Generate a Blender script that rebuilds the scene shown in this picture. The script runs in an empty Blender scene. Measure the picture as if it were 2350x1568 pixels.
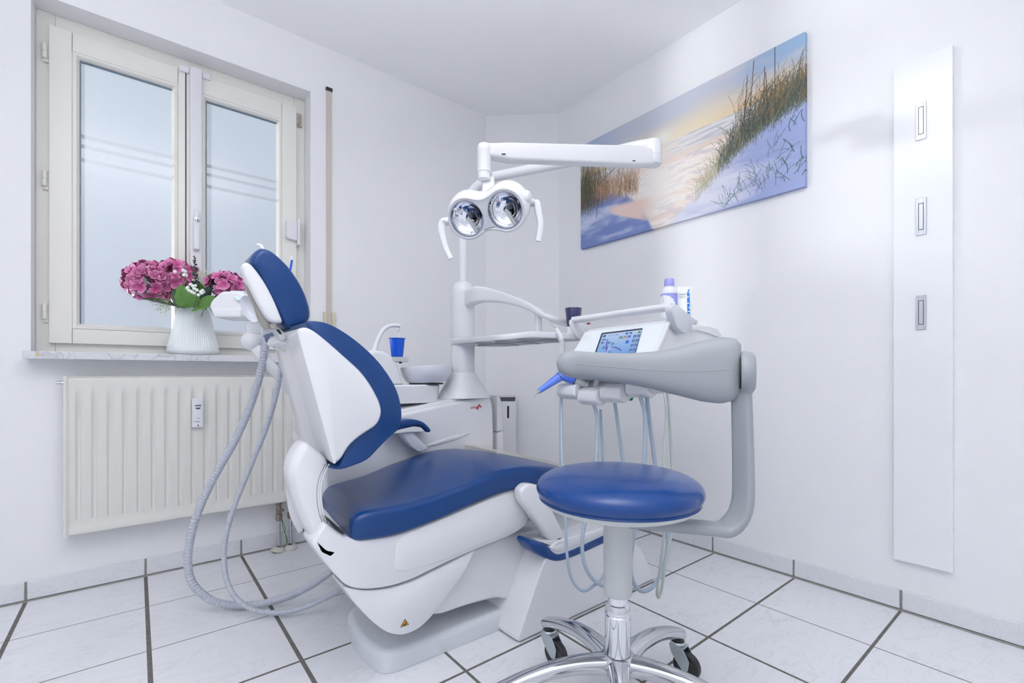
import bpy, bmesh, math, random
import numpy as np
from mathutils import Vector, Matrix

R = math.radians
random.seed(7)
SC = bpy.context.scene
COL = SC.collection

# ------------------------------------------------------------------ camera
# room axes: x runs along the window wall, y runs towards it, z is up
F_PX, CX, CY, YAW, EYE = 1070.1, 1175.0, 858.5, 0.6783, 0.84
cam_data = bpy.data.cameras.new('camera')
cam = bpy.data.objects.new('camera', cam_data)
COL.objects.link(cam)
cam.location = (0, 0, EYE)
cam.rotation_euler = (R(90), 0, -YAW)
cam_data.sensor_width = 36
cam_data.lens = F_PX * 36 / 2350
cam_data.shift_y = (CY - 784) / 2350
cam_data.clip_start = 0.02
SC.camera = cam

# ------------------------------------------------------------------ light
SC.view_settings.view_transform = 'Standard'
SC.view_settings.look = 'None'
SC.view_settings.gamma = 1
SC.view_settings.use_curve_mapping = False
SC.view_settings.exposure = -0.12
SC.cycles.use_denoising = True
SC.cycles.max_bounces = 14
SC.cycles.diffuse_bounces = 8
SC.cycles.transparent_max_bounces = 12
SC.cycles.caustics_reflective = False
SC.cycles.caustics_refractive = False
SC.cycles.sample_clamp_indirect = 6

world = bpy.data.worlds.new('sky')
SC.world = world
world.use_nodes = True
wn = world.node_tree
bg = wn.nodes['Background']
geo_ = wn.nodes.new('ShaderNodeTexCoord')
sep_ = wn.nodes.new('ShaderNodeSeparateXYZ')
ramp_ = wn.nodes.new('ShaderNodeValToRGB')
wn.links.new(geo_.outputs['Generated'], sep_.inputs[0])
wn.links.new(sep_.outputs['Z'], ramp_.inputs[0])
ramp_.color_ramp.elements[0].color = (0.62, 0.68, 0.80, 1)
ramp_.color_ramp.elements[0].position = 0.0
ramp_.color_ramp.elements[1].color = (0.80, 0.88, 1.0, 1)
ramp_.color_ramp.elements[1].position = 0.55
wn.links.new(ramp_.outputs[0], bg.inputs[0])
bg.inputs[1].default_value = 1.02


def light(name, kind, loc, energy, color=(1, 1, 1), size=None, rot=(0, 0, 0), aim=None):
    d = bpy.data.lights.new(name, kind)
    d.energy = energy
    d.color = color
    if kind == 'AREA':
        d.shape = 'RECTANGLE'
        d.size, d.size_y = size
    o = bpy.data.objects.new(name, d)
    COL.objects.link(o)
    o.location = loc
    if aim is not None:
        o.rotation_euler = Vector(aim).to_track_quat('-Z', 'Y').to_euler()
    else:
        o.rotation_euler = rot
    return o


# low sunlight thrown back by the facade across the yard comes in through the window
glint = light('reflected_sunlight', 'AREA', (-2.14, 4.60, 1.40), 230, (1.0, 0.985, 0.955), (0.26, 0.26), aim=(2.1, -2.1, 0.05))
light('ceiling_lamp', 'AREA', (0.15, 0.35, 2.49), 7.5, (1.0, 0.99, 1.0), (1.3, 0.7))
up = light('ceiling_bounce_fill', 'AREA', (-0.25, 0.0, 1.20), 66, (0.98, 0.985, 1.0), (0.5, 0.5), rot=(R(180), 0, 0))  # added unseen fill light aimed at the ceiling, no lamp stands here
up.data.spread = R(140)

# ------------------------------------------------------------------ sight lines
SN, CS = math.sin(YAW), math.cos(YAW)


def ray(px, py):
    a, b = (px - CX) / F_PX, (CY - py) / F_PX
    return Vector((a * CS + SN, -a * SN + CS, b))


EYEV = Vector((0, 0, EYE))


def at(px, py, X=None, Y=None, Z=None, d=None):
    """the point of the room on a given wall-parallel plane (or at a given distance)"""
    r = ray(px, py)
    if d is None:
        d = X / r.x if X is not None else (Y / r.y if Y is not None else (Z - EYE) / r.z)
    return EYEV + r * d


def S(pts, Y):
    return [(lambda p: (p.x, p.z))(at(x, y, Y=Y)) for x, y in pts]


# ------------------------------------------------------------------ mesh helpers
def round_poly(pts, rad, seg=4):
    n = len(pts)
    out = []
    for i in range(n):
        p0, p1, p2 = Vector(pts[i - 1]), Vector(pts[i]), Vector(pts[(i + 1) % n])
        r = rad[i] if isinstance(rad, (list, tuple)) else rad
        a, b = p0 - p1, p2 - p1
        la, lb = a.length, b.length
        t = min(r, la * 0.48, lb * 0.48)
        A, B = p1 + a / la * t, p1 + b / lb * t
        for k in range(seg + 1):
            s = k / seg
            out.append(tuple(A * (1 - s) ** 2 + p1 * 2 * s * (1 - s) + B * s * s))
    return out


def spline(pts, n=8, closed=False):
    P = [Vector(p) for p in pts]
    out = []
    m = len(P)
    rng = range(m) if closed else range(m - 1)
    for i in rng:
        if closed:
            p0, p1, p2, p3 = P[i - 1], P[i], P[(i + 1) % m], P[(i + 2) % m]
        else:
            p1, p2 = P[i], P[i + 1]
            p0 = P[i - 1] if i > 0 else p1 * 2 - p2
            p3 = P[i + 2] if i + 2 < m else p2 * 2 - p1
        for k in range(n):
            t = k / n
            out.append(0.5 * (2 * p1 + (p2 - p0) * t + (2 * p0 - 5 * p1 + 4 * p2 - p3) * t * t
                              + (3 * p1 - p0 - 3 * p2 + p3) * t ** 3))
    if not closed:
        out.append(P[-1])
    return [tuple(v) for v in out]


def inset(poly, d):
    """move a closed outline inwards by d; corners that would fold over collapse to a point"""
    n = len(poly)
    if abs(d) < 1e-9:
        return [tuple(p) for p in poly]
    area = sum(poly[i - 1][0] * poly[i][1] - poly[i][0] * poly[i - 1][1] for i in range(n))
    sg = 1 if area > 0 else -1
    P = [Vector(p) for p in poly]
    N = []
    for i in range(n):
        e1, e2 = P[i] - P[i - 1], P[(i + 1) % n] - P[i]
        if e1.length < 1e-9:
            e1 = e2.copy()
        if e2.length < 1e-9:
            e2 = e1.copy()
        e1.normalize()
        e2.normalize()
        n1, n2 = Vector((-e1.y, e1.x)) * sg, Vector((-e2.y, e2.x)) * sg
        m = n1 + n2
        if m.length < 1e-6:
            m = n1.copy()
        m.normalize()
        N.append(m / max(0.6, m.dot(n1)))
    out = [p.copy() for p in P]
    steps = 8
    for k in range(steps):
        out = [o + m * (d / steps) for o, m in zip(out, N)]
        for _ in range(6):
            bad = False
            for i in range(n):
                j = (i + 1) % n
                e0, e = P[j] - P[i], out[j] - out[i]
                if e.length > 1e-9 and e0.dot(e) < 0:
                    c = (out[i] + out[j]) / 2
                    out[i], out[j] = c.copy(), c.copy()
                    mm = (N[i] + N[j]) / 2
                    N[i], N[j] = mm.copy(), mm.copy()
                    bad = True
            if not bad:
                break
    return [tuple(o) for o in out]


def crosses(poly):
    P = np.array(poly, float)
    n = len(P)
    A, B = P, np.roll(P, -1, 0)
    def side(p, q, r):
        return (q[..., 0] - p[..., 0]) * (r[..., 1] - p[..., 1]) - (q[..., 1] - p[..., 1]) * (r[..., 0] - p[..., 0])
    a, b, c, d = A[:, None], B[:, None], A[None], B[None]
    X = (side(a, b, c) * side(a, b, d) < -1e-16) & (side(c, d, a) * side(c, d, b) < -1e-16)
    return bool(X.any())


def safe_inset(poly, r):
    """the largest inset up to r that keeps the outline simple"""
    area = lambda q: abs(sum(q[i - 1][0] * q[i][1] - q[i][0] * q[i - 1][1] for i in range(len(q)))) / 2
    a0 = area(poly)
    k = r
    while k > 1e-4 and (crosses(inset(poly, k)) or area(inset(poly, k)) < .25 * a0):
        k *= .8
    return k if k > 1e-4 else 0.0


class MB:
    def __init__(s):
        s.v, s.f, s.m, s.cur = [], [], [], 0

    def mat(s, i):
        s.cur = i
        return s

    def face(s, idx):
        s.f.append(tuple(idx))
        s.m.append(s.cur)

    def poly(s, pts):
        b = len(s.v)
        s.v += [tuple(p) for p in pts]
        s.face(range(b, b + len(pts)))
        return s

    def box(s, a, b):
        x0, x1 = sorted((a[0], b[0])); y0, y1 = sorted((a[1], b[1])); z0, z1 = sorted((a[2], b[2]))
        return s.hexa([(x0, y0, z0), (x1, y0, z0), (x1, y1, z0), (x0, y1, z0),
                       (x0, y0, z1), (x1, y0, z1), (x1, y1, z1), (x0, y1, z1)])

    def hexa(s, c):
        b = len(s.v)
        s.v += [tuple(p) for p in c]
        for q in ((3, 2, 1, 0), (4, 5, 6, 7), (0, 1, 5, 4), (1, 2, 6, 5), (2, 3, 7, 6), (3, 0, 4, 7)):
            s.face(b + i for i in q)
        return s

    def loft(s, rings, caps=True, closed=True, loop=False):
        b = len(s.v)
        n = len(rings[0])
        for r in rings:
            s.v += [tuple(p) for p in r]
        k = len(rings)
        for i in range(k if loop else k - 1):
            i2 = (i + 1) % k
            for j in range(n if closed else n - 1):
                j2 = (j + 1) % n
                s.face((b + i * n + j, b + i * n + j2, b + i2 * n + j2, b + i2 * n + j))
        if caps and not loop:
            s.face(b + j for j in reversed(range(n)))
            s.face(b + (k - 1) * n + j for j in range(n))
        return s

    def pillow(s, outline, fn, w0, w1, r=0.01, n=4, r2=None):
        """solid with the given outline, swept from w0 to w1, edges rounded by r"""
        r2 = r if r2 is None else r2
        rings = []
        sg = 1 if w1 > w0 else -1
        q1 = safe_inset(outline, r) if r else 0
        q2 = (q1 if r2 == r else safe_inset(outline, r2)) if r2 else 0
        for k in range(n + 1):
            t = k / n * math.pi / 2
            rings.append([fn(u, v, w0 + sg * r * (1 - math.cos(t))) for u, v in inset(outline, q1 * (1 - math.sin(t)))])
        for k in range(n + 1):
            t = (1 - k / n) * math.pi / 2
            rings.append([fn(u, v, w1 - sg * r2 * (1 - math.cos(t))) for u, v in inset(outline, q2 * (1 - math.sin(t)))])
        return s.loft(rings)

    def tube(s, pts, r, n=12, caps=True):
        P = [Vector(p) for p in pts]
        rs = r if isinstance(r, (list, tuple)) else [r] * len(P)
        T = []
        for i in range(len(P)):
            a, b = P[max(0, i - 1)], P[min(len(P) - 1, i + 1)]
            T.append((b - a).normalized())
        u = T[0].orthogonal().normalized()
        rings = []
        for i, p in enumerate(P):
            u = (u - T[i] * u.dot(T[i])).normalized()
            w = T[i].cross(u)
            rings.append([p + (u * math.cos(2 * math.pi * j / n) + w * math.sin(2 * math.pi * j / n)) * rs[i] for j in range(n)])
        return s.loft(rings, caps)

    def strip(s, pts, side, wid, th, rr=0.3):
        """flat bar with rounded rectangular section; side = direction of its width at every point"""
        P = [Vector(p) for p in pts]
        rings = []
        for i, p in enumerate(P):
            t = (P[min(len(P) - 1, i + 1)] - P[max(0, i - 1)]).normalized()
            sd = Vector(side[i] if isinstance(side, list) else side)
            sd = (sd - t * sd.dot(t)).normalized()
            up = t.cross(sd)
            w = (wid[i] if isinstance(wid, (list, tuple)) else wid) / 2
            h = (th[i] if isinstance(th, (list, tuple)) else th) / 2
            sec = round_poly([(-w, -h), (w, -h), (w, h), (-w, h)], min(w, h) * 2 * rr, 3)
            rings.append([p + sd * a + up * b for a, b in sec])
        return s.loft(rings)

    def lathe(s, prof, c=(0, 0, 0), axis=(0, 0, 1), n=32, caps=True):
        ax = Vector(axis).normalized()
        u = ax.orthogonal().normalized()
        w = ax.cross(u)
        c = Vector(c)
        rings = [[c + ax * h + (u * math.cos(2 * math.pi * j / n) + w * math.sin(2 * math.pi * j / n)) * max(r, 1e-5) for j in range(n)] for r, h in prof]
        return s.loft(rings, caps)

    def build(s, name, mats, parent=None, smooth=35, bevel=0, seg=2, sub=0):
        me = bpy.data.meshes.new(name)
        off = Vector(root_of(parent).location) if parent is not None else Vector((0, 0, 0))
        me.from_pydata([tuple(Vector(p) - off) for p in s.v], [], s.f)
        if not isinstance(mats, (list, tuple)):
            mats = [mats]
        for m in mats:
            me.materials.append(m)
        me.polygons.foreach_set('material_index', s.m)
        bm = bmesh.new()
        bm.from_mesh(me)
        bmesh.ops.dissolve_degenerate(bm, dist=1e-6, edges=bm.edges)
        bmesh.ops.recalc_face_normals(bm, faces=bm.faces)
        bm.to_mesh(me)
        bm.free()
        if smooth:
            me.polygons.foreach_set('use_smooth', [True] * len(me.polygons))
            me.set_sharp_from_angle(angle=R(smooth))
        o = bpy.data.objects.new(name, me)
        COL.objects.link(o)
        if parent is not None:
            o.parent = parent
        if bevel:
            b = o.modifiers.new('bevel', 'BEVEL')
            b.width, b.segments, b.limit_method, b.angle_limit = bevel, seg, 'ANGLE', R(40)
        if sub:
            m = o.modifiers.new('sub', 'SUBSURF')
            m.levels = m.render_levels = sub
        return o


def root_of(o):
    while o.parent is not None:
        o = o.parent
    return o


def thing(name, loc, label, cat, group=None, kind=None):
    o = bpy.data.objects.new(name, None)
    o.empty_display_size = 0.05
    COL.objects.link(o)
    o.location = loc
    return tag(o, label, cat, group, kind)


def tag(o, label=None, cat=None, group=None, kind=None):
    if label:
        o['label'] = label
    if cat:
        o['category'] = cat
    if group:
        o['group'] = group
    if kind:
        o['kind'] = kind
    return o


def text_part(name, body, mat, parent, origin, xdir, ydir, size, extrude=0.0002):
    """real lettering lying on a surface: xdir is the reading direction, ydir is up"""
    cu = bpy.data.curves.new(name, 'FONT')
    cu.body = body
    cu.size = size
    cu.extrude = extrude
    cu.materials.append(mat)
    tmp = bpy.data.objects.new(name, cu)
    me = bpy.data.meshes.new_from_object(tmp)
    bpy.data.objects.remove(tmp)
    o = bpy.data.objects.new(name, me)
    COL.objects.link(o)
    x, y = Vector(xdir).normalized(), Vector(ydir).normalized()
    z = x.cross(y).normalized()
    y = z.cross(x)
    M = Matrix((x, y, z)).transposed().to_4x4()
    M.translation = Vector(origin) - (root_of(parent).location if parent else Vector((0, 0, 0)))
    o.parent = parent
    o.matrix_local = M
    return o


XZ = lambda u, v, w: (u, w, v)       # outline in x-z, swept along y
XY = lambda u, v, w: (u, v, w)
YZ = lambda u, v, w: (w, u, v)

# ------------------------------------------------------------------ materials
def srgb(r, g, b):
    f = lambda c: (c / 255 / 12.92) if c / 255 <= 0.04045 else ((c / 255 + 0.055) / 1.055) ** 2.4
    return (f(r), f(g), f(b), 1)


def M(name, col, rough=0.5, metal=0.0, spec=0.5, bump=None, coat=0.0, **kw):
    m = bpy.data.materials.new(name)
    m.use_nodes = True
    nt = m.node_tree
    p = nt.nodes['Principled BSDF']
    p.inputs['Base Color'].default_value = col if len(col) == 4 else (*col, 1)
    p.inputs['Roughness'].default_value = rough
    p.inputs['Metallic'].default_value = metal
    p.inputs['Specular IOR Level'].default_value = spec
    p.inputs['Coat Weight'].default_value = coat
    p.inputs['Coat Roughness'].default_value = 0.08
    # a faint tone variation and fine relief so that no surface is perfectly uniform
    tc = nt.nodes.new('ShaderNodeTexCoord')
    nz = nt.nodes.new('ShaderNodeTexNoise')
    nz.inputs['Scale'].default_value = kw.get('vscale', 6.0)
    nz.inputs['Detail'].default_value = 3
    nt.links.new(tc.outputs['Object'], nz.inputs['Vector'])
    mr = nt.nodes.new('ShaderNodeMapRange')
    mr.inputs['To Min'].default_value = 1 - kw.get('var', 0.025)
    mr.inputs['To Max'].default_value = 1 + kw.get('var', 0.025)
    nt.links.new(nz.outputs['Fac'], mr.inputs['Value'])
    hs = nt.nodes.new('ShaderNodeHueSaturation')
    hs.inputs['Color'].default_value = col if len(col) == 4 else (*col, 1)
    nt.links.new(mr.outputs[0], hs.inputs['Value'])
    nt.links.new(hs.outputs[0], p.inputs['Base Color'])
    if bump:
        sc, st, dist = bump
        n2 = nt.nodes.new('ShaderNodeTexNoise')
        n2.inputs['Scale'].default_value = sc
        n2.inputs['Detail'].default_value = 4
        nt.links.new(tc.outputs['Object'], n2.inputs['Vector'])
        b = nt.nodes.new('ShaderNodeBump')
        b.inputs['Strength'].default_value = st
        b.inputs['Distance'].default_value = dist
        nt.links.new(n2.outputs['Fac'], b.inputs['Height'])
        nt.links.new(b.outputs[0], p.inputs['Normal'])
    return m


WALL = M('wall_paint', (0.80, 0.805, 0.82), 0.85, spec=0.25, bump=(140, 0.35, 0.002), var=0.008)
CEIL = M('ceiling_paint', (0.87, 0.873, 0.885), 0.9, spec=0.2, bump=(90, 0.15, 0.002), var=0.006)
CREAM = M('cream_lacquer', (0.76, 0.75, 0.705), 0.35, bump=(30, 0.05, 0.002), var=0.02)
RADI = M('radiator_enamel', (0.68, 0.675, 0.64), 0.4, bump=(12, 0.06, 0.003), var=0.02)
PLAST = M('white_plastic', (0.72, 0.725, 0.755), 0.22, coat=0.25, var=0.008)
PLASM = M('white_matt_plastic', (0.72, 0.725, 0.755), 0.4, var=0.008)
PLASG = M('pale_grey_plastic', (0.60, 0.62, 0.67), 0.3, coat=0.15, var=0.01)
BASEG = M('base_plate_lacquer', (0.62, 0.64, 0.69), 0.18, coat=0.4, var=0.01)
LEATH = M('blue_upholstery', (0.003, 0.039, 0.165), 0.30, spec=0.42, bump=(420, 0.10, 0.0008), var=0.06, vscale=14)
LEATHB = M('bright_blue_upholstery', (0.003, 0.043, 0.20), 0.22, spec=0.45, bump=(380, 0.06, 0.0006), var=0.05, vscale=14)
GREY = M('grey_soft_plastic', (0.295, 0.315, 0.34), 0.5, bump=(500, 0.08, 0.0005), var=0.02)
LGREY = M('light_grey_plastic', (0.50, 0.52, 0.535), 0.45, var=0.015)
CHROME = M('polished_aluminium', (0.62, 0.63, 0.66), 0.13, metal=1.0, var=0.03)
CHROMEM = M('mirror_chrome', (0.74, 0.75, 0.79), 0.05, metal=1.0, var=0.02)
STEEL = M('brushed_steel', (0.55, 0.57, 0.62), 0.32, metal=1.0, var=0.02)
ZINC = M('zinc_plate', (0.50, 0.55, 0.57), 0.3, metal=1.0, var=0.08, vscale=30)
BLACK = M('black_rubber', (0.018, 0.019, 0.022), 0.45)
DARK = M('dark_gap', (0.012, 0.013, 0.018), 0.6)
HOSE = M('grey_corrugated_hose', (0.44, 0.465, 0.53), 0.35, var=0.02)
HOSEB = M('blue_grey_hose', (0.36, 0.44, 0.53), 0.38, var=0.02)
HOSEG = M('sage_grey_hose', (0.45, 0.49, 0.47), 0.38, var=0.02)
TAUPE = M('taupe_bracket', (0.30, 0.285, 0.26), 0.4, var=0.03)
BRASS = M('old_brass', (0.30, 0.245, 0.21), 0.45, metal=0.6, var=0.15, vscale=60)
BLUEC = M('blue_cup_plastic', (0.0, 0.085, 0.62), 0.35)
BLUEH = M('blue_handpiece', (0.05, 0.15, 0.66), 0.22, coat=0.3)
NAVY = M('navy_plastic', (0.010, 0.014, 0.09), 0.12, coat=0.5)
LILAC = M('lilac_plastic', (0.30, 0.31, 0.70), 0.3)
GREEN = M('green_button', (0.0, 0.15, 0.085), 0.3)
BELT = M('belt_webbing', (0.56, 0.50, 0.45), 0.8, bump=(300, 0.3, 0.001))
FOOTC = M('clear_foot_cover', (0.72, 0.69, 0.60), 0.3, coat=0.3)
GROUT = M('grey_grout', (0.26, 0.255, 0.245), 0.85, var=0.2, vscale=60)
INK = M('grey_print', (0.10, 0.11, 0.15), 0.6)
RED = M('red_print', (0.42, 0.02, 0.02), 0.4)
YELLOW = M('warning_yellow', (0.75, 0.38, 0.02), 0.4)
WHITE = M('opaque_white', (0.80, 0.82, 0.83), 0.35)
CERAM = M('satin_ceramic', (0.74, 0.78, 0.79), 0.3, coat=0.2)


def marble(name, base, vein, rough, scale, amount):
    m = M(name, base, rough, coat=0.3)
    nt = m.node_tree
    p = nt.nodes['Principled BSDF']
    tc = nt.nodes.new('ShaderNodeTexCoord')
    mp = nt.nodes.new('ShaderNodeMapping')
    mp.inputs['Rotation'].default_value = (0.3, 0.2, 0.75)
    mp.inputs['Scale'].default_value = (1.0, 2.6, 1.4)
    nt.links.new(tc.outputs['Object'], mp.inputs[0])
    n = nt.nodes.new('ShaderNodeTexNoise')
    n.inputs['Scale'].default_value = scale
    n.inputs['Detail'].default_value = 7
    n.inputs['Distortion'].default_value = 1.3
    nt.links.new(mp.outputs[0], n.inputs[0])
    r = nt.nodes.new('ShaderNodeValToRGB')
    e = r.color_ramp.elements
    e[0].position, e[0].color = 0.47, (0, 0, 0, 1)
    e[1].position, e[1].color = 0.50, (1, 1, 1, 1)
    q = r.color_ramp.elements.new(0.53)
    q.color = (0, 0, 0, 1)
    nt.links.new(n.outputs['Fac'], r.inputs[0])
    n2 = nt.nodes.new('ShaderNodeTexNoise')
    n2.inputs['Scale'].default_value = scale * 0.8
    nt.links.new(tc.outputs['Object'], n2.inputs[0])
    mu = nt.nodes.new('ShaderNodeMath'); mu.operation = 'MULTIPLY'
    nt.links.new(r.outputs[0], mu.inputs[0]); nt.links.new(n2.outputs['Fac'], mu.inputs[1])
    mu2 = nt.nodes.new('ShaderNodeMath'); mu2.operation = 'MULTIPLY'; mu2.inputs[1].default_value = amount
    nt.links.new(mu.outputs[0], mu2.inputs[0])
    mx = nt.nodes.new('ShaderNodeMix'); mx.data_type = 'RGBA'
    mx.inputs['A'].default_value = (*base, 1)
    mx.inputs['B'].default_value = (*vein, 1)
    nt.links.new(mu2.outputs[0], mx.inputs['Factor'])
    nt.links.new(mx.outputs['Result'], p.inputs['Base Color'])
    return m, mx


MARBLE, _ = marble('sill_marble', (0.62, 0.63, 0.66), (0.28, 0.29, 0.33), 0.3, 9, 1.0)
TILE, _ = marble('skirting_tile', (0.70, 0.71, 0.74), (0.50, 0.51, 0.56), 0.25, 7, 0.4)


def floor_material():
    m, mix = marble('floor_tiles', (0.74, 0.75, 0.785), (0.50, 0.515, 0.57), 0.2, 6, 0.5)
    nt = m.node_tree
    p = nt.nodes['Principled BSDF']
    tc = nt.nodes.new('ShaderNodeTexCoord')
    sp = nt.nodes.new('ShaderNodeSeparateXYZ')
    nt.links.new(tc.outputs['Object'], sp.inputs[0])

    def math_(op, a, b=None):
        n = nt.nodes.new('ShaderNodeMath'); n.operation = op
        for i, q in enumerate((a, b)):
            if q is None:
                continue
            if isinstance(q, (int, float)):
                n.inputs[i].default_value = q
            else:
                nt.links.new(q, n.inputs[i])
        return n.outputs[0]

    def joint(c, off, pitch, half):
        f = math_('DIVIDE', math_('SUBTRACT', c, off), pitch)
        f = math_('ABSOLUTE', math_('SUBTRACT', math_('FRACT', math_('ADD', f, 0.5)), 0.5))
        return math_('LESS_THAN', math_('MULTIPLY', f, pitch), half)

    # wide joints across the room, thin ones where the rows were laid tight
    hx = math_('ADD', math_('MULTIPLY', math_('LESS_THAN', sp.outputs['X'], 0.55), 0.0014),
               math_('SUBTRACT', 0.0046, math_('MULTIPLY', math_('GREATER_THAN', sp.outputs['X'], 1.6), 0.0024)))
    hy = math_('SUBTRACT', 0.0044, math_('MULTIPLY', math_('GREATER_THAN', sp.outputs['Y'], 1.6), 0.0024))
    j = math_('MAXIMUM', joint(sp.outputs['X'], 0.0305, 0.3475, hx), joint(sp.outputs['Y'], 0.4225, 0.3425, hy))
    gm = nt.nodes.new('ShaderNodeMix'); gm.data_type = 'RGBA'
    nt.links.new(j, gm.inputs['Factor'])
    nt.links.new(mix.outputs['Result'], gm.inputs['A'])
    nz = nt.nodes.new('ShaderNodeTexNoise'); nz.inputs['Scale'].default_value = 60
    nt.links.new(tc.outputs['Object'], nz.inputs[0])
    gr = nt.nodes.new('ShaderNodeValToRGB')
    gr.color_ramp.elements[0].color = (0.06, 0.055, 0.05, 1)
    gr.color_ramp.elements[1].color = (0.20, 0.19, 0.175, 1)
    nt.links.new(nz.outputs['Fac'], gr.inputs[0])
    nt.links.new(gr.outputs[0], gm.inputs['B'])
    nt.links.new(gm.outputs['Result'], p.inputs['Base Color'])
    nt.links.new(math_('ADD', math_('MULTIPLY', j, 0.6), 0.2), p.inputs['Roughness'])
    bp = nt.nodes.new('ShaderNodeBump'); bp.inputs['Strength'].default_value = 0.5; bp.inputs['Distance'].default_value = 0.002
    nt.links.new(math_('SUBTRACT', 1.0, j), bp.inputs['Height'])
    nt.links.new(bp.outputs[0], p.inputs['Normal'])
    p.inputs['Coat Weight'].default_value = 0.0
    return m


FLOOR = floor_material()


def frosted():
    m = bpy.data.materials.new('frosted_glass')
    m.use_nodes = True
    nt = m.node_tree
    nt.nodes.remove(nt.nodes['Principled BSDF'])
    out = nt.nodes['Material Output']
    tr = nt.nodes.new('ShaderNodeBsdfTransparent')
    tl = nt.nodes.new('ShaderNodeBsdfTranslucent')
    df = nt.nodes.new('ShaderNodeBsdfGlossy')
    tl.inputs[0].default_value = (0.24, 0.26, 0.30, 1)
    tr.inputs[0].default_value = (0.96, 0.98, 1, 1)
    df.inputs['Roughness'].default_value = 0.25
    tc = nt.nodes.new('ShaderNodeTexCoord')
    sp = nt.nodes.new('ShaderNodeSeparateXYZ')
    nt.links.new(tc.outputs['Object'], sp.inputs[0])
    # three clear stripes cut out of the film (heights above the sill)
    acc = None
    for z in (0.885, 0.845, 0.79):
        c = nt.nodes.new('ShaderNodeMath'); c.operation = 'COMPARE'
        nt.links.new(sp.outputs['Z'], c.inputs[0])
        c.inputs[1].default_value = z
        c.inputs[2].default_value = 0.0075
        if acc is None:
            acc = c.outputs[0]
        else:
            a = nt.nodes.new('ShaderNodeMath'); a.operation = 'MAXIMUM'
            nt.links.new(acc, a.inputs[0]); nt.links.new(c.outputs[0], a.inputs[1])
            acc = a.outputs[0]
    fac = nt.nodes.new('ShaderNodeMapRange')
    fac.inputs['To Min'].default_value = 0.45
    fac.inputs['To Max'].default_value = 0.85
    nt.links.new(acc, fac.inputs['Value'])
    mx = nt.nodes.new('ShaderNodeMixShader')
    nt.links.new(fac.outputs[0], mx.inputs[0])
    nt.links.new(tr.outputs[0], mx.inputs[1]); nt.links.new(tl.outputs[0], mx.inputs[2])
    m2 = nt.nodes.new('ShaderNodeMixShader'); m2.inputs[0].default_value = 0.06
    nt.links.new(mx.outputs[0], m2.inputs[1]); nt.links.new(df.outputs[0], m2.inputs[2])
    nt.links.new(m2.outputs[0], out.inputs['Surface'])
    return m


FROST = frosted()
CLEAR = bpy.data.materials.new('clear_glass')
CLEAR.use_nodes = True
_n = CLEAR.node_tree
_n.nodes.remove(_n.nodes['Principled BSDF'])
_t, _g, _m = _n.nodes.new('ShaderNodeBsdfTransparent'), _n.nodes.new('ShaderNodeBsdfGlossy'), _n.nodes.new('ShaderNodeMixShader')
_t.inputs[0].default_value = (0.97, 0.985, 0.985, 1)
_g.inputs['Roughness'].default_value = 0.02
_m.inputs[0].default_value = 0.05
_n.links.new(_t.outputs[0], _m.inputs[1]); _n.links.new(_g.outputs[0], _m.inputs[2])
_n.links.new(_m.outputs[0], _n.nodes['Material Output'].inputs['Surface'])


def attr_material(name, rough=0.6, emit=0.0, coat=0.0):
    m = bpy.data.materials.new(name)
    m.use_nodes = True
    nt = m.node_tree
    p = nt.nodes['Principled BSDF']
    a = nt.nodes.new('ShaderNodeVertexColor')
    a.layer_name = 'print'
    nt.links.new(a.outputs['Color'], p.inputs['Base Color'])
    p.inputs['Roughness'].default_value = rough
    p.inputs['Coat Weight'].default_value = coat
    if emit:
        nt.links.new(a.outputs['Color'], p.inputs['Emission Color'])
        p.inputs['Emission Strength'].default_value = emit
    return m


def printed_sheet(name, img, fn, mat, parent=None, extra=None):
    """a sheet whose printed picture is carried by its vertices; fn(u, v) gives the points"""
    h, w, _ = img.shape
    V = [fn(i / (w - 1), j / (h - 1)) for j in range(h) for i in range(w)]
    Fc = [(j * w + i, j * w + i + 1, (j + 1) * w + i + 1, (j + 1) * w + i) for j in range(h - 1) for i in range(w - 1)]
    lin = np.where(img <= 0.04045, img / 12.92, ((img + 0.055) / 1.055) ** 2.4).reshape(-1, 3)
    cols = np.concatenate([lin, np.ones((len(lin), 1))], 1)
    if extra:                                   # folded-over edges: rim vertices pushed back
        ring = [i for i in range(w)] + [j * w + w - 1 for j in range(1, h)] + \
               [(h - 1) * w + i for i in reversed(range(w - 1))] + [j * w for j in reversed(range(1, h - 1))]
        b = len(V)
        V += [tuple(Vector(V[i]) + Vector(extra)) for i in ring]
        n = len(ring)
        Fc += [(ring[k], b + k, b + (k + 1) % n, ring[(k + 1) % n]) for k in range(n)]
        Fc.append(tuple(b + k for k in range(n)))
        cols = np.concatenate([cols, cols[ring]], 0)
    off = Vector(root_of(parent).location) if parent is not None else Vector((0, 0, 0))
    me = bpy.data.meshes.new(name)
    me.from_pydata([tuple(Vector(p) - off) for p in V], [], Fc)
    at_ = me.color_attributes.new('print', 'FLOAT_COLOR', 'POINT')
    at_.data.foreach_set('color', cols.astype(np.float32).ravel())
    me.materials.append(mat)
    o = bpy.data.objects.new(name, me)
    COL.objects.link(o)
    if parent is not None:
        o.parent = parent
    return o

# ================================================================== ROOM
XR, YL, HC = 2.12, 2.47, 2.52            # right wall, window wall, ceiling
XN, YN = -1.7, -1.5                      # the walls behind the camera
WX0, WX1, WZ0, WZ1 = -0.305, 0.685, 0.92, 2.265


def structure(o):
    o['kind'] = 'structure'
    return o


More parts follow.
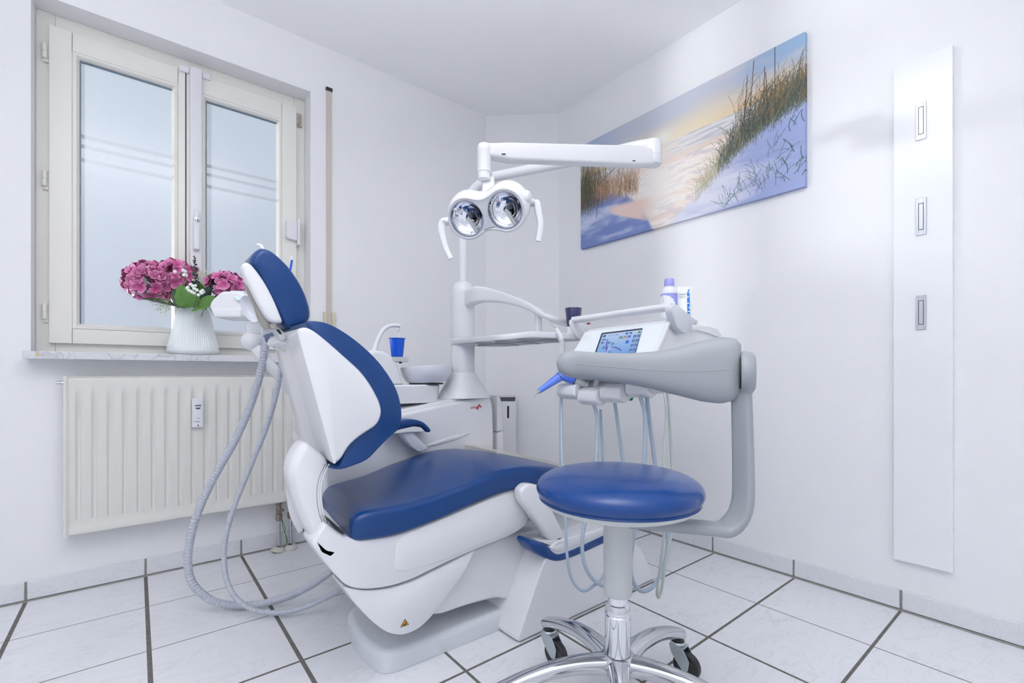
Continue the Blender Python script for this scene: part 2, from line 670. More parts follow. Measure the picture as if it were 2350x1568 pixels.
structure(MB().box((XN - .2, YN - .2, -.1), (XR + .2, YL + .3, 0)).build('floor', FLOOR, smooth=0))
structure(MB().box((XN - .2, YN - .2, HC), (XR + .2, YL + .3, HC + .1)).build('ceiling', CEIL, smooth=0))
w = MB()
w.box((XN, YL, 0), (WX0, YL + .19, HC)).box((WX1, YL, 0), (XR + .2, YL + .19, HC))
w.box((WX0, YL, 0), (WX1, YL + .19, WZ0)).box((WX0, YL, WZ1), (WX1, YL + .19, HC))
structure(w.build('wall_left', WALL, smooth=0))
structure(MB().box((XR, YN, 0), (XR + .2, YL, HC)).build('wall_right', WALL, smooth=0))
structure(MB().box((XN - .2, YN - .2, 0), (XR, YN, HC)).build('wall_back', WALL, smooth=0))
structure(MB().box((XN - .2, YN, 0), (XN, YL, HC)).build('wall_front', WALL, smooth=0))
CA, CB = Vector((1.774, YL)), Vector((XR, 2.15))      # chamfered corner
structure(MB().loft([[(CA.x, YL, z), (XR, YL, z), (XR, CB.y, z)] for z in (0, HC)]).build('wall_corner', WALL, smooth=0))

# tiled skirting
def skirting(name, p0, p1, joints, nrm):
    p0, p1, nrm = Vector((*p0, 0)), Vector((*p1, 0)), Vector((*nrm, 0))
    d = (p1 - p0).normalized()
    L = (p1 - p0).length
    m = MB()
    cuts = [0] + sorted(j for j in joints if 0 < j < L) + [L]
    m.mat(1)
    q0, q1 = p0 + nrm * 0.005, p1 + nrm * 0.005
    m.hexa([p0, p1, q1, q0] + [x + Vector((0, 0, .071)) for x in (p0, p1, q1, q0)])
    m.hexa([p0, p1, p1 + nrm * .016, p0 + nrm * .016] + [x + Vector((0, 0, .004)) for x in (p0, p1, p1 + nrm * .012, p0 + nrm * .012)])
    m.mat(0)
    for a, b in zip(cuts, cuts[1:]):
        a2, b2 = a + (.0038 if a else 0), b - (.0038 if b < L else 0)
        A, B = p0 + d * a2, p0 + d * b2
        zz0, zz1 = Vector((0, 0, .006)), Vector((0, 0, .072))
        m.hexa([A + zz0, B + zz0, B + nrm * .009 + zz0, A + nrm * .009 + zz0,
                A + zz1, B + zz1, B + nrm * .009 + zz1, A + nrm * .009 + zz1])
    return structure(m.build(name, [TILE, GROUT], smooth=0, bevel=.0015, seg=1))


skirting('baseboard_left', (XN, YL), (CA.x, YL), [0.0305 + .3475 * k - XN for k in range(-6, 6)], (0, -1))
skirting('baseboard_right', (XR, YN), (XR, CB.y), [0.4225 + .347 * k - YN for k in range(-6, 6)], (-1, 0))
cd = (CB - CA).normalized()
skirting('baseboard_corner', CA, CB, [], (cd.y, -cd.x))

# ------------------------------------------------------------------ window
win = thing('window_1', (0.19, 2.57, WZ0), None, None, kind='structure')
YF, YS = 2.575, 2.552                    # face of the fixed frame, face of the sashes
f = MB()
f.box((WX0, YF, WZ0), (WX0 + .055, YF + .07, WZ1)).box((WX1 - .055, YF, WZ0), (WX1, YF + .07, WZ1))
f.box((WX0 + .055, YF, WZ0), (WX1 - .055, YF + .07, WZ0 + .055)).box((WX0 + .055, YF, WZ1 - .055), (WX1 - .055, YF + .07, WZ1))
f.build('window_frame', CREAM, win, smooth=0, bevel=.003)


def sash(x0, x1, z0, z1, gx0, gx1, gz0, gz1, bead):
    m = MB()
    sx0, sx1, sz0, sz1 = gx0 - bead, gx1 + bead, gz0 - bead, gz1 + bead
    m.box((x0, YS, z0), (sx0, YS + .055, z1)).box((sx1, YS, z0), (x1, YS + .055, z1))
    m.box((sx0 + .0012, YS, z0), (sx1 - .0012, YS + .055, sz0)).box((sx0 + .0012, YS, sz1), (sx1 - .0012, YS + .055, z1))
    s_ = m.build('sash', CREAM, win, smooth=0, bevel=.0022)
    b = MB()                              # moulded glazing bead: sloped towards the pane
    for (p, q, r_, t) in (((sx0, sz0), (sx1, sz0), (gx1, gz0), (gx0, gz0)), ((sx1, sz0), (sx1, sz1), (gx1, gz1), (gx1, gz0)),
                          ((sx1, sz1), (sx0, sz1), (gx0, gz1), (gx1, gz1)), ((sx0, sz1), (sx0, sz0), (gx0, gz0), (gx0, gz1))):
        mid = lambda a, c, k: (a[0] + (c[0] - a[0]) * k, a[1] + (c[1] - a[1]) * k)
        prof = [(0.0, .002), (.06, .003), (.12, -.002), (.55, -.004), (.75, .004), (1.0, .016)]
        rows = []
        for k, dy in prof:
            a, c = mid(p, t, k), mid(q, r_, k)
            rows.append([(a[0], YS + dy, a[1]), (c[0], YS + dy, c[1])])
        for ra, rb in zip(rows, rows[1:]):
            b.poly([ra[0], ra[1], rb[1], rb[0]])
    b.build('glazing_bead', CREAM, s_, smooth=20)
    g = MB().box((gx0 - .004, YS + .016, gz0 - .004), (gx1 + .004, YS + .021, gz1 + .004))
    g.m = [1, 1, 0, 1, 1, 1]              # film on the room side, clear glass elsewhere
    g.build('glass_pane', [FROST, CLEAR], s_, smooth=0)
    gk = MB()                             # dark edge of the sealing strip above and beside the pane
    gk.box((gx0, YS + .010, gz1 - .006), (gx1, YS + .0155, gz1)).box((gx0, YS + .012, gz0), (gx0 + .0022, YS + .0155, gz1))
    gk.build('glass_edge', M('glass_edge', (0.10, 0.15, 0.20), 0.3), s_, smooth=0)
    return s_


s1 = sash(-0.266, 0.172, 0.962, 2.207, -0.176, 0.122, 1.044, 2.106, .024)
s2 = sash(0.176, 0.640, 0.962, 2.207, 0.252, 0.547, 1.044, 2.100, .024)
MB().box((.1715, YS + .004, .975), (.1765, YS + .02, 2.2)).build('sash_gap', DARK, win, smooth=0)
for z in (1.055, 1.575, 2.075):           # hinges of the left sash
    h = MB().lathe([(.0085, 0), (.0085, .026), (.0075, .027), (.0075, .029), (.0085, .030), (.0085, .056), (.006, .060)], (-.279, YS + .012, z), n=14)
    h.box((-.283, YS + .014, z - .012), (-.268, YS + .028, z + .066))
    h.build('hinge', CREAM, s1)
hb = MB().lathe([(.008, 0), (.008, .05), (.005, .054)], (.648, YS + .012, 2.125), n=12).box((.642, YS + .014, 2.118), (.668, YS + .026, 2.185))
hb.build('hinge', M('aged_hinge', (0.42, 0.38, 0.33), 0.6, var=0.3, vscale=90), s2)
# lockable bolt bar over the meeting stiles
m = MB().pillow(round_poly([(.187, .955), (.233, .955), (.233, 2.222), (.187, 2.222)], [.004, .004, .012, .012]), XZ, YS - .026, YS + .002, .006, 3, .0)
bolt = m.build('bolt_bar', PLASM, win)
MB().box((.150, YS - .012, 2.192), (.186, YS + .0, 2.218)).box((.234, YS - .012, 2.192), (.266, YS + .0, 2.218)).build('strike_plate', PLASM, bolt, smooth=0, bevel=.002)
lv = MB().pillow(round_poly([(.198, 1.395), (.222, 1.395), (.224, 1.53), (.219, 1.575), (.202, 1.575), (.197, 1.53)], .006), XZ, YS - .048, YS - .024, .006, 3, .001)
lv.build('lever', PLASM, bolt)
MB().lathe([(.011, 0), (.011, .005), (.009, .006)], (.213, YS - .047, 1.532), (0, -1, 0), 20).build('lock_cylinder', CHROME, bolt)
MB().box((.2115, YS - .0545, 1.525), (.2145, YS - .052, 1.537)).build('keyhole', DARK, bolt, smooth=0)
# surface lock on the right sash
a, b = at(655, 503, Y=YS - .02), at(682, 553, Y=YS - .02)
lk = MB().pillow(round_poly([(a.x + .003, b.z + .006), (b.x, b.z), (b.x, a.z), (a.x + .003, a.z - .002)], [.014, .003, .003, .014]), XZ, YS - .024, YS + .001, .007, 3, 0)
lk.build('sash_lock', PLASM, s2)
MB().box((b.x + .001, YS - .02, b.z - .018), (b.x + .016, YS + .022, a.z + .014)).build('lock_keeper', PLASM, s2, smooth=0, bevel=.002)
# marble sill
MB().box((-.316, YL - .085, .8945), (.72, YL + .11, .9225)).build('window_sill', MARBLE, win, smooth=0, bevel=.002)
tag(MB().box((-.282, YL - .0856, .905), (-.275, YL - .0846, .914)).build('stain', M('rust_stain', (0.6, 0.42, 0.12), 0.8), win, smooth=0))

# belt of the roller shutter beside the window
t = thing('shutter_belt', (.775, YL, 1.13), 'worn beige roller-shutter belt hanging on the white wall right of the window', 'belt')
MB().box((.762, YL - .006, 1.08), (.787, YL - .003, 2.305)).build('belt', BELT, t, smooth=0)
m = MB().box((.759, YL - .012, 2.30), (.790, YL, 2.315))
m.build('belt_slot', DARK, t, smooth=0)
m = MB().box((.746, YL - .014, 1.02), (.761, YL, 1.158)).box((.788, YL - .014, 1.02), (.806, YL, 1.158)).box((.746, YL - .004, 1.0), (.806, YL, 1.158))
m.build('winder_cover', M('yellowed_plastic', (0.60, 0.565, 0.44), 0.45), t, smooth=0, bevel=.002)

# ------------------------------------------------------------------ radiator
RX0, RX1, RZ0, RZ1, RY = -.206, .602, .229, .829, 2.385
rad = thing('radiator', (.2, RY + .03, RZ0), 'cream ribbed panel radiator on the wall below the window', 'radiator')
m = MB()
xs, ys = [], []
N = 17
pit = (RX1 - RX0 - .05) / N
prof = []
for k in range(N):
    x0 = RX0 + .025 + k * pit
    prof += [(x0, 0), (x0 + pit * .08, 0.0), (x0 + pit * .2, .0085), (x0 + pit * .36, .0085), (x0 + pit * .48, 0)]
prof = [(RX0 + .006, 0)] + prof + [(RX1 - .006, 0)]
rows = []
for z, kk, dy in ((RZ0 + .004, 0, .010), (RZ0 + .010, 0, 0), (RZ0 + .030, 0, -.001), (RZ0 + .036, 0, .003), (RZ0 + .062, 0, .001), (RZ0 + .075, 1, 0), (RZ1 - .070, 1, 0), (RZ1 - .054, 0, 0),
                  (RZ1 - .03, 0, 0), (RZ1 - .022, 0, -.001), (RZ1 - .006, 0, 0), (RZ1, 0, .008)):
    rows.append([(x, RY + d_ * kk + dy, z) for x, d_ in prof])
m.loft(rows, caps=False, closed=False)
m.box((RX0 + .004, RY + .0125, RZ0 + .004), (RX1 - .004, RY + .06, RZ1 - .001))
m.build('front_panel', RADI, rad, smooth=40)
for x in (RX0, RX1):
    c = MB()
    c.box((x - .005, RY - .002, RZ0 - .002), (x + .006, RY + .064, RZ1 + .003))
    c.box((x + (.006 if x < 0 else -.010), RY - .003, RZ0), (x + (.010 if x < 0 else -.006), RY + .004, RZ1))
    c.build('side_cover', RADI, rad, smooth=0, bevel=.002)
c = MB().box((RX0 + .006, RY + .004, RZ1), (RX1 - .006, RY + .062, RZ1 + .002))
for k in range(34):
    x = RX0 + .03 + k * (RX1 - RX0 - .06) / 33
    c.box((x - .003, RY + .012, RZ1 + .0015), (x + .003, RY + .054, RZ1 + .0032))
c.build('top_grille', RADI, rad, smooth=0)
vv = MB().lathe([(.008, 0), (.008, .012), (.0055, .014), (.0055, .026)], (RX0 - .002, RY + .035, RZ1 - .022), (-1, 0, 0), 12)
vv.build('air_valve', STEEL, rad)
for x in (-.05, .42):
    for z in (RZ0 + .1, RZ1 - .16):
        MB().box((x, RY + .06, z), (x + .03, YL - .0015, z + .04)).build('wall_bracket', RADI, rad, smooth=0)
for i, px in enumerate((640, 667.5)):
    p = at(px, 1200, Y=RY + .035)
    x, y = p.x, p.y
    fit = MB().lathe([(.011, RZ0 + .012), (.014, RZ0 + .006), (.014, RZ0 - .008), (.009, RZ0 - .012), (.010, RZ0 - .024), (.0125, RZ0 - .028), (.0125, RZ0 - .046),
                      (.009, RZ0 - .052), (.0155, RZ0 - .056), (.0165, RZ0 - .066), (.0145, RZ0 - .082), (.010, RZ0 - .086)], (x, y, 0), n=10)
    fit.lathe([(.006, 0), (.006, .018), (.008, .019), (.007, .026)], (x, y, RZ0 - .034), (.5, -.85, 0), 8)
    pt = fit.build('valve_fitting', BRASS, rad, smooth=30)
    MB().lathe([(.0078, 0.0), (.0078, RZ0 - .08)], (x, y, 0), n=16).build('pipe', STEEL, rad)
    ro = MB()
    tilt = (.15, -.1, 1) if i == 0 else (-.05, -.16, 1)
    ro.lathe([(.010, .016), (.017, .015), (.031, .004), (.033, 0.0), (.030, .001), (.016, .010), (.010, .011)], (x - .004, y - .004, .006), tilt, 24, caps=False)
    ro.build('pipe_rosette', M('old_cream_plastic', (0.55, 0.54, 0.50), 0.5), rad)
pa, pb = at(646, 1200, Y=RY + .03), at(661, 1250, Y=RY + .03)
wz = [(646, 1190), (654, 1210), (654, 1225), (660, 1240), (655, 1252), (651, 1256)]
wy = [(646, 1190), (650, 1212), (656, 1232), (658, 1245), (660, 1254)]
for seq in (wz, wy):
    MB().tube(spline([at(x, y, Y=RY + .03) for x, y in seq], 6), .0014, 6).build('earth_wire', M('green_wire', (0.03, 0.17, 0.05), 0.5), rad)

# heat meter clipped to the ribs
a, b = at(441, 915, Y=RY - .02), at(467, 981, Y=RY - .02)
hm = thing('heat_meter', ((a.x + b.x) / 2, RY, b.z), 'small white heat cost meter clipped to the front of the cream radiator', 'meter')
mb = MB().pillow(round_poly([(a.x, b.z), (b.x, b.z), (b.x, a.z), (a.x, a.z)], .004), XZ, RY - .021, RY + .001, .005, 3, 0)
mb.build('case', PLASM, hm)
wM, hM = b.x - a.x, a.z - b.z
yq = RY - .0213
def q(u0, v0, u1, v1):
    return MB().box((a.x + wM * u0, yq, a.z - hM * v1), (a.x + wM * u1, yq + .001, a.z - hM * v0))
q(.24, .22, .80, .27).build('display', M('lcd', (0.10, 0.14, 0.16), 0.3), hm, smooth=0)
pts = [(a.x + wM * (.52 + .24 * math.cos(t_)), yq, a.z - hM * (.315 + .055 * math.sin(t_))) for t_ in np.linspace(0, math.pi, 16)]
MB().poly(pts).build('half_moon_mark', M('dark_mark', (0.03, 0.05, 0.08), 0.5), hm, smooth=0)
MB().lathe([(.0028, 0), (.0028, .0012)], (a.x + wM * .52, yq + .001, a.z - hM * .925), (0, -1, 0), 14).build('seal', NAVY, hm)
text_part('meter_number', '0417869', INK, hm, (a.x + wM * .14, yq - .0001, a.z - hM * .81), (1, 0, 0), (0, 0, 1), .0062)
text_part('maker_mark', 'eraid', INK, hm, (a.x + wM * .42, yq - .0001, a.z - hM * .69), (1, 0, 0), (0, 0, 1), .0052)

# ------------------------------------------------------------------ hook panel on the right wall
PY0, PY1, PZ0, PZ1 = .286, .441, .181, 1.93
hp = thing('hook_panel', (XR, (PY0 + PY1) / 2, PZ0), 'tall narrow glossy white board with three folded hooks on the right wall', 'wall hooks')
MB().box((XR - .020, PY0, PZ0), (XR, PY1, PZ1)).build('board', M('white_gloss_board', (0.80, 0.815, 0.84), 0.16, coat=0.3, var=0.005), hp, smooth=0, bevel=.0015)
for za, zb in ((1.645, 1.775), (1.317, 1.444), (.992, 1.11)):
    y0, y1 = .352, .379
    k = MB()
    for qa in (((y0, za), (y0 + .0065, zb)), ((y1 - .0065, za), (y1, zb)), ((y0 + .0065, za), (y1 - .0065, za + .018)), ((y0 + .0065, zb - .018), (y1 - .0065, zb))):
        k.box((XR - .0235, qa[0][0], qa[0][1]), (XR - .0195, qa[1][0], qa[1][1]))
    hk = k.build('hook_plate', STEEL, hp, smooth=0, bevel=.0006, seg=1)
    MB().box((XR - .0212, y0 + .0065, za + .018), (XR - .0205, y1 - .0065, zb - .018)).build('recess', DARK, hk, smooth=0)
    MB().box((XR - .0235, y0 + .0078, za + .0195), (XR - .021, y1 - .0078, zb - .0195)).build('folding_hook', STEEL, hk, smooth=0, bevel=.0005, seg=1)

# ------------------------------------------------------------------ slim bin in the corner
bc, e_r, e_n = Vector((1.822, 2.322, 0)), Vector((cd.x, cd.y, 0)), Vector((cd.y, -cd.x, 0))
bz = .668
bn = thing('waste_bin', bc, 'slim white bin with black slot handle and open top in the far corner', 'bin')
def BP(u, v, z):
    return bc + e_r * u + e_n * v + Vector((0, 0, z))
hw, hd = .066, .055
m = MB()
out = round_poly([(-hw, -hd), (hw, -hd), (hw, hd), (-hw, hd)], .008)
inn = inset(out, .005)
bk = lambda v, z: z + (hd - v) * .33 if z > .3 else z
rings = [[BP(u, v, 0) for u, v in out], [BP(u, v, bk(v, bz)) for u, v in out], [BP(u, v, bk(v, bz)) for u, v in inn], [BP(u, v, .4) for u, v in inn]]
m.loft(rings)
m.build('body', PLASM, bn)
MB().poly([BP(u, v, bk(v, bz - .012)) for u, v in inset(out, .0055)]).build('inner_shade', M('painted_inner_shade', (0.02, 0.022, 0.03), 0.5), bn, smooth=0)  # black sheet standing in for the shade inside the open bin
sl = round_poly([(-.006, bz - .103), (.006, bz - .103), (.006, bz - .026), (-.006, bz - .026)], .0058)
MB().pillow([(u + .018, z) for u, z in sl], lambda u, z, v: BP(u, v, z), hd - .003, hd + .0012, 0).build('slot', DARK, bn)

# ------------------------------------------------------------------ beach picture
def smooth(e0, e1, x):
    t_ = np.clip((x - e0) / (e1 - e0), 0, 1)
    return t_ * t_ * (3 - 2 * t_)


def beach_picture(W=700, H=358):
    rng = np.random.default_rng(5)
    V_, U_ = np.mgrid[0:1:H * 1j, 0:1:W * 1j]
    c = lambda r, g, b: np.array([r, g, b]) / 255.0
    mixc = lambda A, B, t_: A * (1 - t_[..., None]) + B * t_[..., None]

    def noise(fx, fy, seed):
        r_ = np.random.default_rng(seed)
        out = np.zeros((H, W))
        for k in range(4):
            g = r_.random((int(fy * 2 ** k) + 3, int(fx * 2 ** k) + 3))
            x, y = U_ * fx * 2 ** k, V_ * fy * 2 ** k
            i, j = x.astype(int), y.astype(int)
            a_, b_ = x - i, y - j
            a_, b_ = a_ * a_ * (3 - 2 * a_), b_ * b_ * (3 - 2 * b_)
            out += ((g[j, i] * (1 - a_) + g[j, i + 1] * a_) * (1 - b_) + (g[j + 1, i] * (1 - a_) + g[j + 1, i + 1] * a_) * b_) / 2 ** k
        return out / 1.875

    horizon = 0.67
    # sky: blue above, cream and orange towards the horizon, pale sun in the middle
    tv = (V_ - horizon) / (1 - horizon)
    top = mixc(np.broadcast_to(c(160, 182, 218), (H, W, 3)), np.broadcast_to(c(203, 206, 222), (H, W, 3)), smooth(0.0, 0.35, U_) * (1 - smooth(.68, .95, U_)))
    top = mixc(top, np.broadcast_to(c(152, 186, 222), (H, W, 3)), smooth(.75, 1, U_) * smooth(.3, .9, tv))
    low = mixc(np.broadcast_to(c(246, 228, 192), (H, W, 3)), np.broadcast_to(c(242, 204, 160), (H, W, 3)), np.clip(smooth(.6, .95, U_) + 1 - smooth(.02, .22, U_), 0, 1))
    img = mixc(low, top, smooth(0.0, 0.75, tv + (noise(3, 2, 1) - .5) * .5))
    img = mixc(img, np.broadcast_to(c(232, 222, 214), (H, W, 3)), .5 * smooth(.45, .75, noise(4, 9, 9)) * smooth(0, .4, tv))
    sunm = np.exp(-(((U_ - .45) / .055) ** 2 + ((V_ - .72) / .06) ** 2))
    img = mixc(img, np.broadcast_to(c(252, 252, 246), (H, W, 3)), sunm)
    # sea with foam lines
    n = noise(10, 60, 2)
    sea = mixc(np.broadcast_to(c(232, 230, 230), (H, W, 3)), np.broadcast_to(c(198, 198, 206), (H, W, 3)), smooth(.50, .66, n))
    sea = mixc(sea, np.broadcast_to(c(252, 238, 222), (H, W, 3)), np.exp(-((U_ - .43) / .10) ** 2))
    img = np.where((V_ < horizon)[..., None], sea, img)
    # wet beach, then dry sand
    shore = .53 + .03 * (U_ - .5) + (noise(5, 5, 3) - .5) * .03
    sand = mixc(np.broadcast_to(c(250, 238, 230), (H, W, 3)), np.broadcast_to(c(240, 205, 186), (H, W, 3)), smooth(.42, .7, noise(6, 22, 4)) * .8)
    sand = mixc(sand, np.broadcast_to(c(206, 196, 204), (H, W, 3)), smooth(.52, .66, noise(24, 50, 8)) * .7)
    wet = mixc(np.broadcast_to(c(240, 214, 196), (H, W, 3)), np.broadcast_to(c(225, 222, 224), (H, W, 3)), smooth(-.02, .06, V_ - shore))
    img = mixc(img, wet, 1 - smooth(.0, .05, V_ - shore))
    img = mixc(img, sand, 1 - smooth(-.04, .0, V_ - shore))
    img = mixc(img, np.broadcast_to(c(254, 248, 240), (H, W, 3)), np.exp(-((U_ - .42) / .17) ** 2 - ((V_ - .33) / .26) ** 2) * .92)
    # right dune: pale lilac, bluer towards the lower right
    edge = np.interp(U_[0], [0, .45, .55, .63, .72, .82, .92, 1], [-.1, -.02, .08, .20, .33, .46, .58, .66])[None, :] + (noise(14, 2, 5) - .5) * .05
    dune = mixc(np.broadcast_to(c(226, 226, 242), (H, W, 3)), np.broadcast_to(c(158, 172, 222), (H, W, 3)), smooth(.25, .85, noise(5, 14, 6) * .7 + smooth(.62, 1, U_) * .6 - V_ * .35))
    img = mixc(img, dune, 1 - smooth(-.015, .02, V_ - edge))
    # left dune in blue shade, peach light running into it
    le = np.interp(U_[0], [0, .08, .18, .28, .36, .42], [.46, .45, .42, .34, .18, -.05])[None, :] + (noise(12, 2, 7) - .5) * .04
    blue = mixc(np.broadcast_to(c(116, 136, 200), (H, W, 3)), np.broadcast_to(c(196, 206, 236), (H, W, 3)), smooth(.45, .75, noise(6, 10, 11)))
    img = mixc(img, blue, 1 - smooth(-.02, .05, V_ - le))
    peach = np.broadcast_to(c(244, 214, 200), (H, W, 3))
    tong = smooth(.0, .03, V_ - (.33 - 1.15 * (U_ - .10) + .9 * (U_ - .1) ** 2)) * smooth(.0, .05, (.335 - .15 * (U_ - .2)) - V_) * smooth(.15, .22, U_) * (1 - smooth(.34, .44, U_))
    img = mixc(img, peach, tong)

    def blade(u0, v0, u1, v1, bend, col, wd=1.0, al=.85):
        L_ = int(max(abs(u1 - u0) * W, abs(v1 - v0) * H) * 1.6) + 2
        t_ = np.linspace(0, 1, L_)
        uu = u0 + (u1 - u0) * t_ + bend * t_ ** 2
        vv_ = v0 + (v1 - v0) * t_ - abs(bend) * .5 * t_ ** 3
        i = np.round(uu * (W - 1)).astype(int); j = np.round(vv_ * (H - 1)).astype(int)
        for du in range(int(math.ceil(wd))):
            ok = (i + du >= 0) & (i + du < W) & (j >= 0) & (j < H)
            img[j[ok], i[ok] + du] = img[j[ok], i[ok] + du] * (1 - al) + np.array(col) / 255.0 * al

    pal = [(74, 84, 70), (96, 104, 78), (60, 74, 76), (122, 120, 84), (150, 142, 110), (66, 88, 92)]
    # grass belt on the right dune
    for _ in range(1350):
        u = .60 + .4 * rng.random() ** .75
        v = np.interp(u, [.60, .7, .8, .9, 1], [.14, .30, .43, .52, .58]) + rng.normal(0, .03)
        h_ = np.interp(u, [.6, .7, .8, 1], [.07, .14, .20, .20]) * (.4 + .9 * rng.random())
        cc = pal[rng.integers(len(pal))] if u > .7 else ((190, 180, 150), (160, 158, 128), (205, 196, 170))[rng.integers(3)]
        blade(u, v, u + rng.normal(.0, .02), v + h_, rng.normal(.01, .025), cc, 1, .62)
    for _ in range(100):
        u = .76 + .24 * rng.random()
        v = .60 + rng.normal(0, .05)
        blade(u, v, u + rng.normal(.02, .02), v + .10 + .14 * rng.random(), rng.normal(.03, .03), ((130, 98, 62), (96, 84, 60), (168, 122, 72), (70, 70, 60))[rng.integers(4)], 1, .7)
    for u, v, u1, v1 in ((.80, .5, .812, .90), (.815, .5, .835, .98), (.865, .5, .872, .90), (.885, .52, .875, .86), (.905, .55, .905, 1.0), (.79, .45, .81, .80)):
        blade(u, v, u1, v1, 0, (84, 70, 58), 2, .85)
    for k in range(9):
        blade(.84 + .012 * k, .58, .95 + .012 * k, .80 + .03 * (k % 3), .02, (140, 112, 78), 1, .55)
    # sparse green blades on the lilac slope
    for _ in range(80):
        u = .72 + .28 * rng.random()
        v = (np.interp(u, [.72, 1], [.05, .5])) * (.15 + .85 * rng.random())
        blade(u, v, u + rng.normal(0, .03), v + .05 + .07 * rng.random(), rng.normal(0, .02), ((44, 92, 96), (60, 84, 78), (78, 112, 96))[rng.integers(3)], 1 + int(u > .93), .75)
    # dark tuft at the left edge, rusty tufts beside it
    for _ in range(520):
        u = abs(rng.normal(.045, .055))
        v = .40 + rng.normal(0, .05)
        blade(u, v, u + rng.normal(.0, .012), v + .18 + .22 * rng.random(), rng.normal(.0, .02), ((62, 66, 54), (84, 86, 62), (50, 54, 52), (150, 122, 76))[rng.integers(4)], 1, .6)
    for _ in range(420):
        u = .10 + .24 * rng.random()
        v = np.interp(u, [.1, .34], [.42, .36]) + rng.normal(0, .03)
        blade(u, v, u + rng.normal(.0, .012), v + .10 + .14 * rng.random(), rng.normal(.0, .02), ((176, 126, 92), (150, 110, 76), (206, 158, 122), (112, 96, 66))[rng.integers(4)], 1, .6)
    for k in range(3):
        blade(.12, .56 + .006 * k, .33, .75 + .006 * k, 0, (112, 100, 84), 2, .6)
    blade(.10, .25, .105, .38, .0, (84, 74, 66), 2, .9)
    for k in range(5):
        blade(.09 + .006 * k, .39, .095 + .006 * k, .43, 0, (90, 76, 70), 2, .9)
    grey = img.mean(2, keepdims=True)
    return np.clip((img * .88 + grey * .12) * .93, 0, 1)


CYA, CYB, CZA, CZB = 1.94, .722, 1.597, 2.221
pic = printed_sheet('canvas_picture', beach_picture(), lambda u, v: (XR - .021, CYA + (CYB - CYA) * u, CZA + (CZB - CZA) * v),
                    attr_material('canvas_print', 0.75), None, (.0205, 0, 0))
tag(pic, 'wide beach canvas with dune grass and sunset sea on the right wall', 'picture')

# ================================================================== DENTAL CHAIR
# long axis along x, patient's right side towards the camera; mirror plane y = 1.405
YC = 1.405
ch = thing('dental_chair', (0.95, YC, 0), 'blue upholstered dental chair with white shell and raised back in the middle of the room', 'dental chair')

# floor plate
plan = round_poly([(.530, 1.226), (1.25, 1.205), (1.25, 1.60), (.545, 1.585), (.510, 1.38)], [.055, .03, .03, .09, .15], 8)
MB().pillow(plan, XY, 0.0, .060, .002, 5, .02).build('base_plate', BASEG, ch, smooth=50)

# front pedestal
o = S([(1172, 1478), (1205, 1478), (1352, 1432), (1478, 1335), (1487, 1312), (1462, 1250), (1395, 1205), (1262, 1240), (1238, 1285)], 1.135)
pz = [(x, max(z, .004)) for x, z in o]
pz[0] = (.915, .004); pz[1] = (.97, .004); pz[2] = (1.30, .004); pz[3] = (1.66, .004)
MB().pillow(round_poly(pz, [.02, .02, .02, .03, .05, .12, .1, .06, .1], 5), XZ, 1.115, 1.69, .05, 6).build('pedestal', PLAST, ch, smooth=50)

# lift linkage covers
o = S([(1080, 1262), (1152, 1232), (1240, 1212), (1246, 1255), (1226, 1302), (1192, 1362), (1166, 1378), (1140, 1371), (1080, 1385), (1000, 1413), (960, 1400), (980, 1330)], 1.225)
MB().pillow(round_poly(o, [.02, .03, .03, .04, .05, .03, .02, .03, .05, .03, .02, .03], 4), XZ, 1.215, 1.595, .014, 4).build('lift_cover', PLAST, ch, smooth=45)
o = S([(1120, 1230), (1215, 1190), (1330, 1215), (1420, 1285), (1400, 1330), (1250, 1260), (1150, 1275)], 1.27)
MB().pillow(round_poly(o, .03, 4), XZ, 1.265, 1.545, .015, 4).build('lift_arm', PLASG, ch, smooth=45)

def tail(x0, x1, k0, near):
    """the shells get narrower towards the head end on the side away from the doctor"""
    def fn(u, v, w):
        t_ = min(1, max(0, (u - x0) / (x1 - x0)))
        k_ = k0 + (1 - k0) * t_ * t_ * (3 - 2 * t_)
        return (u, near + (w - near) * k_, v)
    return fn


# lower skirt with the warning sign
o = S([(783, 1343), (830, 1353), (882, 1350), (942, 1332), (1012, 1297), (1087, 1258), (1062, 1310), (1012, 1380), (985, 1414), (958, 1440), (922, 1456), (886, 1451), (850, 1424), (812, 1384)], 1.19)
skirt = MB().pillow(round_poly(o, [.01, .03, .03, .03, .03, .012, .04, .04, .02, .03, .04, .03, .03, .03], 4), tail(.42, .80, .22, 1.178), 1.178, 1.632, .022, 5).build('lower_skirt', PLAST, ch, smooth=45)
tri = S([(930, 1421), (919, 1441.5), (939, 1434.5)], 1.176)
mt = lambda s_: [(sum(p[0] for p in tri) / 3 * (1 - s_) + x * s_, 1.1775 - .0004 * (s_ < 1), sum(p[1] for p in tri) / 3 * (1 - s_) + z * s_) for x, z in tri]
sg = MB().mat(0).poly(mt(1.0)).mat(1)
b_ = mt(.74)
sg.poly([(x, y - .0003, z) for x, y, z in b_]).mat(0)
cxx = sum(p[0] for p in b_) / 3; czz = sum(p[2] for p in b_) / 3
sg.poly([(cxx + a_, 1.1765, czz + c_) for a_, c_ in ((.000, .0075), (.0035, .003), (.004, -.004), (.0005, -.006), (-.002, -.001), (.001, .002))])
sg.poly([(cxx + a_, 1.1765, czz + c_) for a_, c_ in ((-.0055, -.006), (-.0015, -.0045), (-.003, .001), (-.006, .0005), (-.0045, -.002))])
sg.build('warning_sign', [M('sign_black', (0.03, 0.02, 0.01), 0.5), YELLOW], skirt, smooth=0)

